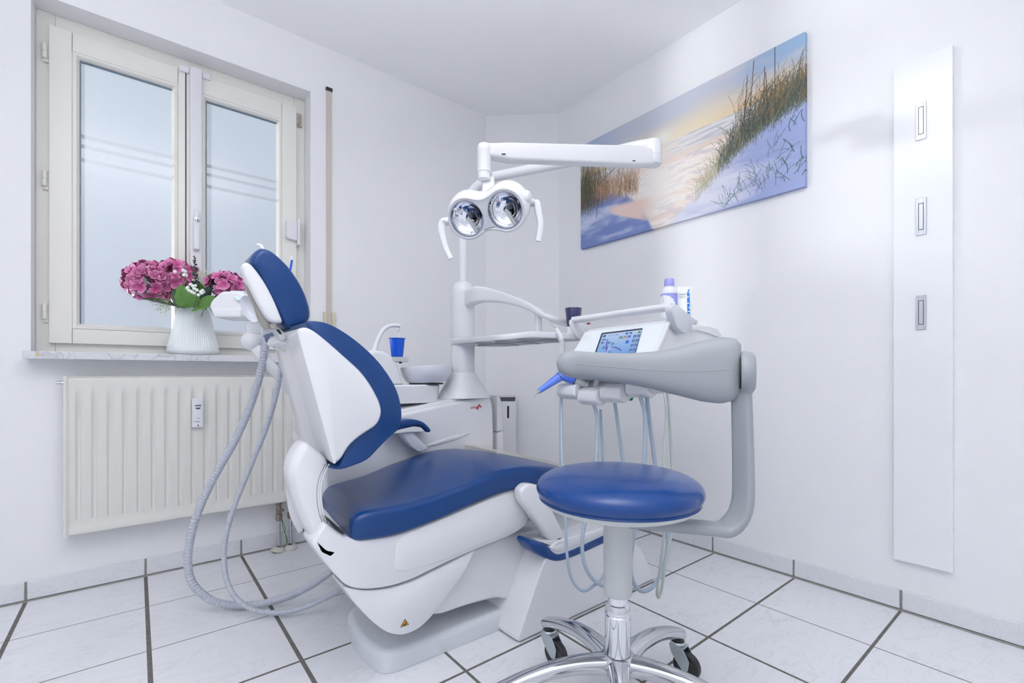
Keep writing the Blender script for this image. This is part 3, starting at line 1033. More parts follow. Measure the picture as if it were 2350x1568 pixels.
# seat shell
o = S([(742, 1195), (770, 1215), (805, 1236), (905, 1223), (1000, 1186), (1140, 1128), (1240, 1098), (1236, 1135), (1210, 1168), (1205, 1202), (1172, 1226), (1092, 1257), (1012, 1293),
       (938, 1330), (882, 1346), (830, 1350), (792, 1343), (758, 1308), (730, 1272), (712, 1246), (722, 1228)], 1.19)
seat_shell = MB().pillow(round_poly(o, [.01, .02, .02, .03, .05, .05, .02, .03, .03, .03, .03, .05, .05, .04, .04, .03, .03, .03, .03, .015, .01], 3), tail(.36, .72, .20, 1.172), 1.172, 1.638, .03, 5).build('seat_shell', PLAST, ch, smooth=45)
o = S([(914, 1233), (1000, 1197), (1140, 1138), (1200, 1124), (1206, 1160), (1200, 1198), (1168, 1222), (1090, 1254), (1008, 1290), (935, 1309), (903, 1312)], 1.172)
MB().pillow(round_poly(o, [.02, .03, .05, .02, .02, .02, .03, .05, .05, .02, .02], 3), XZ, 1.1695, 1.180, .002, 2).build('side_panel', PLAST, seat_shell, smooth=45)
o = S([(1190, 1123), (1203, 1121), (1206, 1140), (1196, 1144), (1188, 1136)], 1.165)
MB().pillow(round_poly(o, .006, 3), XZ, 1.162, 1.178, .002, 2).build('hinge_recess', TAUPE, seat_shell)

# seat cushion: sections along x; z of the top edge, crown and underside
sec_pts = [  # x, z_top, z_bottom, near y, far y, crown
    (.418, .452, .425, 1.190, 1.625, .000), (.424, .472, .419, 1.174, 1.640, .006), (.452, .486, .413, 1.163, 1.647, .012), (.52, .487, .409, 1.160, 1.650, .018),
    (.60, .488, .415, 1.160, 1.652, .020), (.70, .500, .431, 1.160, 1.654, .020), (.80, .518, .451, 1.160, 1.656, .018), (.90, .535, .465, 1.160, 1.656, .014),
    (1.0, .535, .467, 1.162, 1.656, .012), (1.08, .524, .465, 1.168, 1.652, .010), (1.17, .505, .455, 1.180, 1.646, .008), (1.27, .478, .430, 1.20, 1.632, .008),
    (1.36, .452, .405, 1.225, 1.605, .006), (1.405, .434, .398, 1.26, 1.57, .004), (1.42, .418, .402, 1.30, 1.53, .0)]
rings = []
for x, zt, zb, ya, yb, cr in sec_pts:
    h_ = zt - zb
    r_t, r_b = min(.022, h_ * .4), min(.012, h_ * .3)
    sec = []
    for cyk, czk, rr, a0 in ((ya + r_t, zt - r_t, r_t, 180), (yb - r_t, zt - r_t, r_t, 90), (yb - r_b, zb + r_b, r_b, 0), (ya + r_b, zb + r_b, r_b, -90)):
        for k in range(6):
            an = R(a0 - 90 * k / 5)
            sec.append((cyk + math.cos(an) * rr, czk + math.sin(an) * rr))
        if a0 == 180:
            for k in range(1, 10):
                t_ = k / 10
                sec.append((ya + r_t + (yb - ya - 2 * r_t) * t_, zt + cr * 4 * t_ * (1 - t_)))
    shear = lambda y: .075 * (y - 1.16) / .49 * max(0, 1 - (x - .41) / .5)
    drop = lambda y: .034 * max(0, (y - 1.16) / .49) * max(0, 1 - (x - .41) / .28)
    rings.append([(x + shear(y), y, z - drop(y)) for y, z in sec])
fine = []
ns = len(rings[0])
cols_ = [spline([r_[j] for r_ in rings], 4) for j in range(ns)]
for i in range(len(cols_[0])):
    fine.append([cols_[j][i] for j in range(ns)])
cush = MB().loft(fine).build('seat_cushion', LEATH, ch, smooth=60)
# seam along the near upper edge
seam = [(r_[3][0], r_[3][1] - .0012, r_[3][2] - .006) for r_ in fine[6:52]]
MB().tube(seam, .0014, 6).build('seam', M('seam_blue', (0.003, 0.020, 0.10), 0.4), cush)
# clear cover over the foot end on the far side
fc = MB().loft([[(x, 1.45 + .05 * (x < 1.06), z + .018), (x, 1.664, z + .016), (x, 1.667, z - .03), (x, 1.665, z - .031), (x, 1.655, z - .004), (x, 1.45 + .05 * (x < 1.06), z + .003)]
                for x, z in ((1.09, .522), (1.17, .507), (1.27, .481), (1.36, .455), (1.43, .43))])
fc.build('foot_cover', FOOTC, ch, smooth=30)

# hinge drum behind the seat
o = S([(702, 1016), (728, 1030), (752, 1052), (758, 1070), (748, 1100), (745, 1135), (750, 1180), (766, 1215), (790, 1242), (776, 1264), (758, 1272), (722, 1243), (691, 1185), (669, 1112), (668, 1075), (681, 1040)], 1.20)
drum = MB().pillow(spline(o, 3, True), XZ, 1.195, 1.325, .035, 6, .06).build('hinge_cover', PLAST, ch, smooth=50)
path = S([(757, 1066), (743, 1098), (738, 1135), (744, 1180), (762, 1222), (783, 1250)], 1.19)
MB().tube([(x, 1.196, z) for x, z in spline(path, 6)], .0022, 8).build('hinge_rim', PLASM, drum)
MB().tube([(x - .010, 1.1955, z) for x, z in spline(path, 6)], .0009, 6).build('hinge_joint', INK, drum)
o = S([(724, 1240), (748, 1262), (768, 1266), (757, 1276), (736, 1266)], 1.178)
MB().pillow(round_poly(o, .004, 2), XZ, 1.172, 1.30, .001, 1).build('hinge_slot', DARK, drum)
o = S([(752, 1188), (790, 1222), (796, 1228), (780, 1222), (758, 1200)], 1.163)
MB().pillow(round_poly(o, .003, 2), XZ, 1.165, 1.20, .001, 1).build('seat_gap', DARK, drum)

# back rest: cushion behind, faceted shell in front of it as seen from the back
outer = S([(697, 741), (716, 736.5), (748, 742), (783, 760), (819, 786), (855, 819), (883, 854), (904, 890), (915, 926), (917, 960), (908, 986), (884, 1008),
           (862, 1030), (837, 1054), (801, 1069), (776, 1076), (755, 1074)], 1.18)
innerb = S([(772, 1064), (792, 1010), (832, 962), (846, 925), (830, 888), (792, 843), (742, 792), (703, 762)], 1.18)
bo = spline(outer, 4) + innerb
def back_fn(u, v, w):
    k_ = min(1, max(0, (v - .60) / .14))
    return (u, 1.160 + (w - 1.160) * (.45 + .55 * k_ * k_ * (3 - 2 * k_)), v)
bcush = MB().pillow(bo, back_fn, 1.160, 1.650, .028, 6).build('backrest_cushion', LEATH, ch, smooth=55)
sm_ = [(x, 1.1795, z) for x, z in inset(spline(outer, 4), 0)]
face = [(658, 783), (680, 757), (701, 750), (723, 761), (758.5, 790), (794, 822), (830, 854), (855, 890), (873, 926), (877, 951), (866, 976), (830, 998), (801, 1022), (783.5, 1054), (766, 1067), (750, 1056), (730, 1044)]
A = S(face, 1.150)
A = round_poly(A, [.01, .03, .03] + [.05] * 10 + [.03, .012, .02, .01], 3)
def back_ring(Y, back_line, blend):
    """outline of the shell at depth Y: front edge as on the near face, rear edge pulled out to back_line"""
    (x0, z0), (x1, z1) = back_line
    out_ = []
    for x, z in A:
        t_ = (z - z1) / (z0 - z1)
        xb = x1 + (x0 - x1) * t_
        out_.append((x, z, xb))
    return out_
near_top, near_bot = S([(683.5, 768), (766, 1067)], 1.150)
r1t, r1b = S([(657, 786), (727, 1042)], 1.335)
r2t, r2b = S([(634, 792), (694, 1018)], 1.47)
def shell_ring(Y, lt, lb, k_in):
    """points left of the ridge line are flattened onto it; k_in shrinks the front boundary a little"""
    out_ = []
    for x, z in A:
        t_ = (z - near_bot[1]) / (near_top[1] - near_bot[1])
        t_ = min(1.08, max(-.02, t_))
        xn = near_bot[0] + (near_top[0] - near_bot[0]) * t_
        xr = lb[0] + (lt[0] - lb[0]) * t_
        if x <= xn + .004:
            out_.append((xr, Y, lb[1] + (lt[1] - lb[1]) * t_))
        else:
            # stretch between the ridge and the cushion edge
            out_.append((x, Y, z))
    return out_
nearA = []
for x, z in A:
    t_ = min(1.08, max(-.02, (z - near_bot[1]) / (near_top[1] - near_bot[1])))
    xn = near_bot[0] + (near_top[0] - near_bot[0]) * t_
    nearA.append((max(x, xn), z))
mid1 = [(p[0], p[2]) for p in shell_ring(1.335, r1t, r1b, 1)]
mid2 = [(p[0], p[2]) for p in shell_ring(1.40, (r1t[0] - .003, r1t[1]), (r1b[0] - .003, r1b[1]), 1)]
def soft(d):
    out_ = []
    for (x, z), (xi, zi) in zip(nearA, inset(nearA, d)):
        t_ = min(1.08, max(-.02, (z - near_bot[1]) / (near_top[1] - near_bot[1])))
        xn = near_bot[0] + (near_top[0] - near_bot[0]) * t_
        out_.append((x, z) if x <= xn + .006 else (xi, zi))
    return out_
YR1, YR2 = 1.335, 2 * YC - 1.335
ins = soft(.010)
mirror = lambda y: 2 * YC - y
def farside(P_):
    out_ = []
    for x, z in P_:
        t_ = min(1.08, max(-.02, (z - near_bot[1]) / (near_top[1] - near_bot[1])))
        out_.append((max(x, near_bot[0] + (near_top[0] - near_bot[0]) * t_ + .03 + .10 * t_), z))
    return out_
rings = [[(x, 1.147, z) for x, z in ins], [(x, 1.149, z) for x, z in soft(.004)], [(x, 1.154, z) for x, z in nearA],
         [(x, YR1 - .02, z) for x, z in [(a_[0] * .1 + b_2[0] * .9, a_[1] * .1 + b_2[1] * .9) for a_, b_2 in zip(nearA, mid1)]], [(x, YR1, z) for x, z in mid1],
         [(x, YC, z) for x, z in mid2], [(x, YR2, z) for x, z in mid1], [(x, YR2 + .02, z) for x, z in [(a_[0] * .1 + b_2[0] * .9, a_[1] * .1 + b_2[1] * .9) for a_, b_2 in zip(farside(nearA), mid1)]],
         [(x, mirror(1.154), z) for x, z in farside(nearA)], [(x, mirror(1.149), z) for x, z in farside(soft(.004))], [(x, mirror(1.147), z) for x, z in farside(ins)]]
MB().loft(rings).build('backrest_shell', PLAST, ch, smooth=28)

# head rest
YH0, YH1 = 1.295, 1.475
ho = S([(572, 612), (572, 600), (577, 586), (588, 575), (600, 570), (622, 577), (643, 594), (664, 616), (684, 645), (699, 674), (709, 704), (711, 725), (705, 740), (690, 751), (668, 757), (652, 750), (640, 735), (605, 670), (585, 628)], YH0 + .02)
hc = MB().pillow(spline(ho, 3, True), XZ, YH0, YH1, .030, 6, .055).build('headrest_cushion', LEATH, ch, smooth=60)
hp_ = S([(555, 612), (562, 602), (575, 605), (592, 624), (612, 654), (630, 689), (643, 720), (649, 738), (640, 741), (622, 738), (606, 722), (588, 690), (568, 650), (557, 625)], YH0 - .004)
MB().pillow(spline(hp_, 3, True), XZ, YH0 - .006, YH0 + .05, .014, 5, .03).build('headrest_shell', PLASM, ch, smooth=55)
# adjusting bracket
hb_ = S([(560, 655), (570, 668), (580, 690), (592, 712), (606, 728), (618, 738), (616, 754), (606, 756), (597, 745), (589, 728), (580, 700), (566, 672)], YH0 + .03)
brk = MB().pillow(spline(hb_, 2, True), XZ, YH0 + .012, YH0 + .034, .004, 3).build('headrest_bracket', TAUPE, ch, smooth=50)
k = S([(627, 748)], YH0 + .01)[0]
MB().lathe([(.0085, -.02), (.0085, .012), (.007, .0145)], (k[0], YH0 + .02, k[1]), (0, -1, 0), 18).build('bracket_knob', M('taupe_knob', (0.36, 0.34, 0.315), 0.35), brk)
st = S([(612, 748), (632, 742), (645, 758), (662, 774), (648, 785), (640, 778), (632, 762)], YH0 + .02)
MB().pillow(round_poly(st, .008, 3), XZ, YH0 + .015, YH0 + .05, .004, 2).build('bracket_arm', LGREY, brk, smooth=50)
st = S([(634, 757), (640, 755), (648, 766), (643, 768)], YH0 + .012)
MB().pillow(round_poly(st, .002, 2), XZ, YH0 + .0135, YH0 + .02, .0005, 1).build('bracket_slot', DARK, brk, smooth=0)
jt = S([(630, 790), (636, 770), (655, 772), (680, 750), (690, 770), (660, 795)], 1.36)
MB().pillow(round_poly(jt, .01, 3), XZ, 1.33, 1.47, .01, 3).build('neck_mount', PLASM, ch, smooth=50)

# near arm rest, swung forward and down (cushion side below)
YA = 1.115
arm = []
pl_ = S([(1193, 1126), (1208, 1110), (1236, 1112), (1254, 1140), (1274, 1184), (1298, 1231), (1282, 1247), (1258, 1241), (1224, 1188), (1196, 1150)], YA + .015)
MB().pillow(round_poly(pl_, [.01, .02, .03, .06, .06, .02, .01, .03, .06, .02], 4), XZ, YA + .010, YA + .052, .012, 4).build('armrest_link', PLAST, ch, smooth=50)
a0, a1 = at(1236, 1253, Y=YA), at(1430, 1188, Y=YA + .06)
pad = S([(1217, 1246), (1224, 1242), (1252, 1250), (1272, 1269), (1290, 1270), (1330, 1254), (1400, 1222), (1440, 1206), (1442, 1217), (1400, 1240), (1340, 1268), (1290, 1287), (1262, 1286), (1232, 1272), (1220, 1258)], YA)
MB().pillow(spline(pad, 3, True), XZ, YA - .004, YA + .07, .008, 4).build('armrest_pad', LEATHB, ch, smooth=55)
ua = S([(1262, 1258), (1290, 1247), (1380, 1214), (1438, 1192), (1440, 1206), (1400, 1221), (1330, 1252), (1290, 1268), (1275, 1268)], YA)
MB().pillow(round_poly(ua, .006, 3), XZ, YA - .001, YA + .066, .004, 3).build('armrest_tray', PLAST, ch, smooth=45)
ub = S([(1236, 1243), (1262, 1252), (1290, 1245), (1380, 1210), (1438, 1188), (1438, 1178), (1380, 1196), (1290, 1232), (1262, 1240)], YA + .015)
MB().pillow(round_poly(ub, .006, 3), XZ, YA + .010, YA + .058, .003, 2).build('armrest_cover', PLASM, ch, smooth=45)

# far arm rest beside the back
YB = 1.60
pad = S([(896, 985), (905, 968), (930, 964), (952, 963), (972, 969), (986, 981), (990, 989), (986, 993), (979, 991), (968, 980), (950, 978), (920, 985), (900, 992)], YB)
MB().pillow(spline(pad, 3, True), XZ, YB, YB + .075, .010, 4).build('armrest_pad', LEATH, ch, smooth=55)
ua = S([(890, 995), (920, 986), (950, 979), (967, 981), (977, 991), (940, 992), (895, 997)], YB)
MB().pillow(round_poly(ua, .006, 3), XZ, YB + .002, YB + .072, .004, 2).build('armrest_tray', PLAST, ch, smooth=45)
lk = S([(915, 990), (945, 988), (962, 1008), (985, 1032), (960, 1040), (940, 1025)], YB + .02)
MB().pillow(round_poly(lk, .015, 3), XZ, YB + .015, YB + .055, .008, 3).build('armrest_link', PLASG, ch, smooth=50)

# ================================================================== WATER UNIT WITH SPITTOON
PX, PY = 1.14, 1.765                     # axis of the column
un = thing('water_unit', (1.0, 1.85, 0), 'white water unit with spittoon bowl and column behind the blue dental chair', 'dental unit')
o = S([(740, 1040), (790, 985), (919, 950), (1030, 925), (1123, 908), (1130, 930), (1132, 1000), (1134, 1260)], 1.68)
bx = [(x, z) for x, z in o]
bx += [(1.20, .06), (.62, .06), (.52, .30)]
body = MB().pillow(round_poly(bx, [.05, .15, .1, .1, .02, .03, .03, .02, .03, .05, .1], 4), XZ, 1.672, 2.03, .014, 4).build('unit_body', PLAST, un, smooth=40)
o = S([(1131, 905), (1140, 912), (1146, 940), (1147, 985), (1132, 990)], 1.73)
MB().pillow(round_poly(o, [.01, .01, .02, .006, .004], 3), XZ, 1.700, 2.02, .008, 3).build('end_cover', PLAST, body, smooth=40)
o = S([(1132, 993), (1147, 988), (1149, 1080), (1150, 1180), (1132, 1180)], 1.73)
MB().pillow(round_poly(o, .005, 3), XZ, 1.702, 2.02, .008, 3).build('end_panel', PLASM, body, smooth=40)
# swept crease on the front
o = S([(962, 1028), (1000, 1022), (1050, 1008), (1082, 992), (1050, 998), (1000, 1014)], 1.672)
MB().pillow(round_poly(o, .004, 2), XZ, 1.6685, 1.674, .002, 2).build('crease', PLAST, body, smooth=50)
# top deck rising towards the column
dk = [(.62, 1.692), (1.20, 1.692), (1.225, 1.75), (1.225, 1.98), (1.15, 2.02), (.62, 2.02)]
dk = round_poly(dk, [.02, .03, .06, .06, .05, .02], 4)
zt_ = lambda x: .655 + (x - .62) * .155
rings = [[(x, y, zt_(x) - .05) for x, y in dk], [(x, y, zt_(x) + .006) for x, y in dk], [(x, y, zt_(x) + .016) for x, y in inset(dk, .006)], [(x, y + .01, zt_(x) + .018) for x, y in inset(dk, .03)]]
MB().loft(rings).build('top_deck', PLAST, un, smooth=45)
# bowl platform
cb = Vector((.935, 1.80, 0))
pf = round_poly([(.70, 1.735), (.90, 1.70), (1.0, 1.72), (1.03, 1.80), (1.0, 1.89), (.85, 1.93), (.70, 1.92)], [.02, .05, .05, .06, .05, .05, .02], 4)
rings = [[(cb.x + (x - cb.x) * .90, y, .722) for x, y in pf], [(cb.x + (x - cb.x) * .94, y, .748) for x, y in pf], [(x, y, .790) for x, y in pf], [(x, y, .797) for x, y in inset(pf, .006)]]
MB().loft(rings).build('bowl_platform', PLAST, un, smooth=40)
MB().lathe([(.072, .796), (.072, .802)], (.962, 1.775, 0), n=40).build('bowl_seal', DARK, un)
# bowl
bwl = MB().lathe([(.070, -.070), (.088, -.060), (.103, -.036), (.110, -.004), (.109, .0), (.106, -.002), (.099, -.034), (.082, -.056), (.03, -.062), (.0, -.062)], (.962, 1.775, .872), (-.075 * .78, .075 * .63, 1), 56, caps=False)
bwl.build('spittoon_bowl', M('bowl_ceramic', (0.72, 0.73, 0.78), 0.25, coat=0.3), un, smooth=60)
# tap tower
o = S([(840, 812), (853, 806), (858, 803), (881, 805), (895, 813), (904, 820), (913, 837), (922, 869), (926, 884), (840, 884)], 1.74)
MB().pillow(round_poly(o, [.005, .005, .005, .01, .015, .015, .02, .02, .005, .005], 3), XZ, 1.735, 1.85, .018, 4).build('tap_tower', PLAST, un, smooth=50)
tp = spline([at(x, y, Y=1.775) for x, y in ((859, 808), (864, 792), (870, 775), (878, 760), (890, 750), (903, 747), (917, 748))], 5)
tap = MB().tube(tp, [.0088 - .0009 * k / len(tp) for k in range(len(tp))], 14).build('tap', PLASM, un)
p = at(913, 750, Y=1.775)
MB().lathe([(.0055, -.020), (.0062, -.014), (.0050, -.010), (.0050, .0)], p, (0, 0, 1), 14).build('tap_nozzle', STEEL, tap)
a, b = at(905, 819.5, Y=1.735), at(938, 831, Y=1.735)
MB().pillow(round_poly([(a.x - .01, b.z), (b.x, b.z), (b.x, a.z), (a.x - .01, a.z)], .002), XZ, 1.735, 1.80, .004, 2).build('cup_stand', LGREY, un)
p = at(919, 832, Y=1.745)
MB().box((p.x - .004, 1.745, p.z - .004), (p.x + .006, 1.75, p.z + .002)).build('stand_latch', DARK, un, smooth=0)
# column
MB().loft([[(PX + math.cos(t_) * rx, PY + math.sin(t_) * ry - dy, z) for t_ in np.linspace(0, 2 * math.pi, 48, endpoint=False)]
           for rx, ry, dy, z in ((.125, .10, .012, .735), (.108, .09, .008, .765), (.084, .075, .004, .80), (.064, .062, 0, .832), (.056, .056, 0, .845), (.052, .052, 0, .848))]).build('column_foot', PLAST, un, smooth=50)
MB().lathe([(.0525, .84), (.0525, .985), (.0515, .9865), (.0515, .989), (.0525, .9905), (.0525, 1.0)], (PX, PY, 0), n=48).build('column', PLAST, un, smooth=50)
p = at(1041, 800, d=2.04)
lg = at(1080, 937, Y=1.6705)
text_part('logo_letters', 'antho', RED, body, lg + Vector((.0005, 0, -.003)), (1, 0, .06), (0, 0, 1), .0165)
ar = S([(1093, 940), (1100, 927.5), (1106, 935), (1103, 935.5), (1100.5, 932), (1096.5, 940.5)], 1.6705)
MB().pillow(ar, XZ, 1.6702, 1.672, 0).build('logo_mark', RED, body, smooth=0)

# ================================================================== CUP
p = at(911, 818.5, Y=1.77)
cup = MB().lathe([(.0225, 0), (.0235, .002), (.0305, .072), (.0335, .0725), (.034, .0745), (.0325, .0755), (.0300, .0745), (.0228, .004), (0, .004)], (p.x, 1.768, p.z - .001), n=40, caps=True)
tag(cup.build('plastic_cup', BLUEC, smooth=40), 'bright blue plastic cup under the small white tap of the spittoon', 'cup')

# ================================================================== OPERATING LAMP
lp = thing('operating_lamp', (PX, PY, 1.24), 'white dental operating lamp with two round reflectors on a long jointed arm', 'lamp')
J = at(1498, 362, d=1.80)                 # elbow between tube and spring arm
ZT = J.z + .048
d_ = (Vector((J.x, J.y, 0)) - Vector((PX, PY, 0)))
dn = d_.normalized()
base = Vector((PX, PY, 0))
pts = [base + Vector((0, 0, z)) for z in (1.235, 1.35, 1.45)]
rb = .17
zc = ZT - rb - .02
for k in range(9):
    an = k / 8 * R(83)
    pts.append(base + dn * (rb * (1 - math.cos(an))) + Vector((0, 0, zc + rb * math.sin(an))))
e = pts[-1]
pts.append(e + (Vector((J.x, J.y, ZT)) - e) * .5)
pts.append(Vector((J.x, J.y, ZT)) - dn * .01)
MB().tube(spline(pts, 4), .0205, 24).build('pole', PLASM, lp, smooth=60)
MB().lathe([(.030, -.03), (.0335, -.024), (.0335, .0), (.032, .001), (.032, .002), (.0335, .003), (.0335, .05), (.031, .062), (.02, .068)], (J.x, J.y, J.z), n=32).build('elbow', PLAST, lp, smooth=40)
sl_ = [Vector((J.x, J.y, ZT)) - dn * t_ for t_ in (.0, .05, .11, .15)]
MB().tube(sl_, [.026, .027, .0235, .0207], 24).build('elbow_sleeve', PLAST, lp, smooth=50)
K = at(1111, 352, d=1.50)                 # head end of the spring arm
v = (K - J)
vn = v.normalized()
side = Vector((vn.y, -vn.x, 0)).normalized()
sa = [J + vn * .01 + Vector((0, 0, -.002)), J + v * .12, J + v * .88 + Vector((0, 0, .003)), K + Vector((0, 0, .007)) - vn * .008]
MB().strip(sa, side, [.05, .048, .040, .038], [.058, .072, .056, .040], .22).build('spring_arm', PLAST, lp, smooth=45)
nr_ = -side if side.y > 0 else side           # side of the arm towards the doctor
for t_, h_, l_ in ((.915, -.010, .0035), (.16, -.024, .003)):
    c_ = J + v * t_ + nr_ * (.0205 if t_ > .5 else .0245) + Vector((0, 0, h_))
    MB().strip([c_ - vn * l_ * 2, c_ + vn * l_ * 2], (0, 0, 1), .003, .003).build('arm_slot', DARK, lp, smooth=0)
MB().lathe([(.013, -.088), (.0195, -.084), (.0205, -.065), (.0205, -.0635), (.0225, -.062), (.0225, .004), (.0232, .006), (.0232, .018), (.019, .027), (.008, .031)], K, (0, 0, 1), 28).build('head_knuckle', PLAST, lp, smooth=40)
# head frame
Lc = at(1114, 493, d=1.47)
er, ef = Vector((CS, -SN, 0)), Vector((SN, CS, 0))
nl = (er * -.26 + Vector((0, 0, -.50)) - ef * .82).normalized()
ul = (er * .93 + Vector((0, 0, .26)) + ef * .0)
ul = (ul - nl * ul.dot(nl)).normalized()
vl = nl.cross(ul).normalized()
if vl.z < 0:
    vl = -vl
def LP(u, v_, n_):
    return Lc + ul * u + vl * v_ + nl * n_
sp_, rr_ = .0655, .068
def peanut():
    out_ = []
    N_ = 28
    hw_ = lambda s_: rr_ - .017 * (math.cos(math.pi * s_ / sp_) + 1) / 2
    for k in range(N_ + 1):                               # right lobe
        an = -math.pi / 2 + math.pi * k / N_
        out_.append((sp_ + rr_ * math.cos(an), rr_ * math.sin(an)))
    for k in range(1, 20):
        s_ = sp_ - 2 * sp_ * k / 20
        out_.append((s_, hw_(s_)))
    for k in range(N_ + 1):
        an = math.pi / 2 + math.pi * k / N_
        out_.append((-sp_ + rr_ * math.cos(an), rr_ * math.sin(an)))
    for k in range(1, 20):
        s_ = -sp_ + 2 * sp_ * k / 20
        out_.append((s_, -hw_(s_)))
    return out_
pn = peanut()
sc = lambda k: [(u * k, v_ * k) for u, v_ in pn]
rings = []
for ins_, n_, su_, sv_ in ((.009, -.002, 0, 0), (.006, .0005, 0, 0), (.003, .0, 0, 0), (0, -.004, 0, 0), (-.004, -.016, .003, .006), (-.004, -.028, .006, .011),
                           (.002, -.042, .008, .014), (.014, -.055, .009, .016), (.028, -.064, .009, .016), (.042, -.068, .009, .016)):
    rings.append([LP(u + su_, v_ + sv_, n_) for u, v_ in inset(pn, ins_)])
hd_ = MB().loft(rings, caps=False)
hd_.poly(rings[-1])
head = hd_.build('lamp_head', PLAST, lp, smooth=60)
# front plate with two round openings
bm = bmesh.new()
def loop_edges(pts):
    vs = [bm.verts.new(p_) for p_ in pts]
    return [bm.edges.new((vs[i], vs[(i + 1) % len(vs)])) for i in range(len(vs))]
off = Vector(lp.location)
ed = loop_edges([LP(u, v_, -.0015) - off for u, v_ in inset(pn, .0075)])
for s_ in (-1, 1):
    ed += loop_edges([LP(s_ * sp_ + .0545 * math.cos(t_), .0545 * math.sin(t_), -.0015) - off for t_ in np.linspace(0, 2 * math.pi, 64, endpoint=False)])
bmesh.ops.triangle_fill(bm, use_beauty=True, edges=ed)
me = bpy.data.meshes.new('front_plate')
bm.to_mesh(me); bm.free()
me.materials.append(PLASG)
fp = bpy.data.objects.new('front_plate', me); COL.objects.link(fp); fp.parent = head
REFL = M('faceted_reflector', (0.80, 0.82, 0.88), 0.09, metal=1.0)
for s_ in (-1, 1):
    m = MB()
    c0 = LP(s_ * sp_, 0, 0)
    rows = []
    for i, (r_, n_) in enumerate(((.0545, -.0012), (.0535, -.0045), (.050, -.010), (.044, -.017), (.036, -.0235), (.026, -.0285), (.014, -.0315), (.003, -.032))):
        rows.append([LP(s_ * sp_ + r_ * math.cos(2 * math.pi * (j + .5 * (i % 2)) / 40), r_ * math.sin(2 * math.pi * (j + .5 * (i % 2)) / 40), n_) for j in range(40)])
    m.loft(rows, caps=False)
    m.poly(rows[-1])
    rf = m.build('reflector', REFL, head, smooth=0)
    rim = MB().loft([[LP(s_ * sp_ + (.0548 + .0012 * math.cos(a_)) * math.cos(t_), (.0548 + .0012 * math.cos(a_)) * math.sin(t_), -.001 + .0012 * math.sin(a_)) for t_ in np.linspace(0, 2 * math.pi, 48, endpoint=False)]
                     for a_ in np.linspace(0, 2 * math.pi, 6, endpoint=False)], loop=True)
    rim.build('reflector_rim', M('rim_grey', (0.20, 0.21, 0.25), 0.3), rf)
    sh = MB()
    w0 = .0065
    q = [(-.005, .0), (.004, .004), (.024, -.047), (.012, -.050)]
    sh.loft([[LP(s_ * sp_ + u, v_, n_) for u, v_ in q] for n_ in (-.016, -.009)])
    sh.build('bulb_shield', LGREY, rf, smooth=0, bevel=.001)
    MB().lathe([(.008, 0), (.010, .004), (.009, .015), (.004, .019)], LP(s_ * sp_, .0, -.031), nl, 14).build('bulb_socket', M('socket_navy', (0.02, 0.03, 0.10), 0.25), rf)
MB().tube(spline([LP(u, v_, .0002) for u, v_ in ((-.018, -.046), (.0, -.0425), (.02, -.042))], 4), .0009, 5).build('plate_groove', INK, head)
# fork from the knuckle to the head
fk = [K + Vector((0, 0, -.05)), K + er * .012 + Vector((0, 0, -.075)) + ef * .02, LP(.01, .055, -.05), LP(.005, .03, -.06)]
fk = spline(fk, 5)
MB().strip(fk, er, .040, .018, .4).build('fork', PLAST, lp, smooth=50)
# grip handles either side
for (h0, seq, wd) in ((LP(-.128, -.002, -.02), [(1030, 508), (1017, 511), (1013, 525), (1017, 548), (1024, 572), (1035, 594)], 1), (LP(.128, .006, -.03), [(1214, 466), (1230, 466), (1235, 484), (1240, 510), (1239, 532), (1235, 554)], 2)):
    dd = 1.455 if wd == 1 else 1.47
    pts = spline([at(x, y, d=dd) for x, y in seq], 6)
    n_ = len(pts)
    ww = [.027 - .011 * k / n_ for k in range(n_)]
    tt = [.020 - .009 * k / n_ for k in range(n_)]
    hnd = MB().strip(pts, er * .9 + ef * .3, ww, tt, .45).build('handle', PLASM, lp, smooth=60)
    if wd == 2:
        MB().lathe([(.019, -.01), (.022, .004), (.0215, .018), (.015, .028), (.004, .031)], LP(.120, .020, -.030), ul + nl * .1, 24).build('handle_knob', PLASM, hnd)

# ================================================================== INSTRUMENT TRAY
ZB = .972
tr = thing('instrument_tray', (1.24, 1.5, ZB), 'thin white tray shelf hanging in front of the white column', 'tray')
tl = [at(1036, 784, Z=ZB), at(1226, 768, Z=ZB), at(1372, 772, Z=ZB), at(1136, 792, Z=ZB)]
plan = [(tl[0].x + .0, tl[0].y), (tl[1].x, tl[1].y), (1.39, 1.235), (1.385, 1.74), (1.36, 1.82)]
plan = [(1.085, 1.79), (1.098, 1.245), (1.37, 1.215), (1.385, 1.78), (1.33, 1.84), (1.20, 1.84)]
plan = round_poly(plan, [.03, .025, .02, .04, .04, .03], 4)
m = MB()
rings = [[(x, y, z) for x, y in inset(plan, i_)] for i_, z in ((.012, ZB + .004), (.010, ZB), (.0, ZB - .0005), (-.002, ZB + .004), (-.002, ZB + .018), (0, ZB + .020), (.008, ZB + .020), (.010, ZB + .012))]
m.loft(rings)
tray = m.build('tray_plate', PLASM, tr, smooth=40)
rb_ = MB()
for k in range(3):
    y = 1.36 + k * .14
    rb_.loft([[(1.12, y - .003, z), (1.36, y - .003, z), (1.36, y + .003, z), (1.12, y + .003, z)] for z in (ZB - .004, ZB + .006)])
rb_.loft([[(1.232, 1.26, z), (1.238, 1.26, z), (1.238, 1.78, z), (1.232, 1.78, z)] for z in (ZB - .004, ZB + .006)])
rb_.build('underside_ribs', LGREY, tray, smooth=0)
MB().lathe([(.0545, ZB - .002), (.056, ZB), (.056, ZB + .026), (.0545, ZB + .028)], (PX, PY, 0), n=40).build('clamp_ring', PLASM, tr)

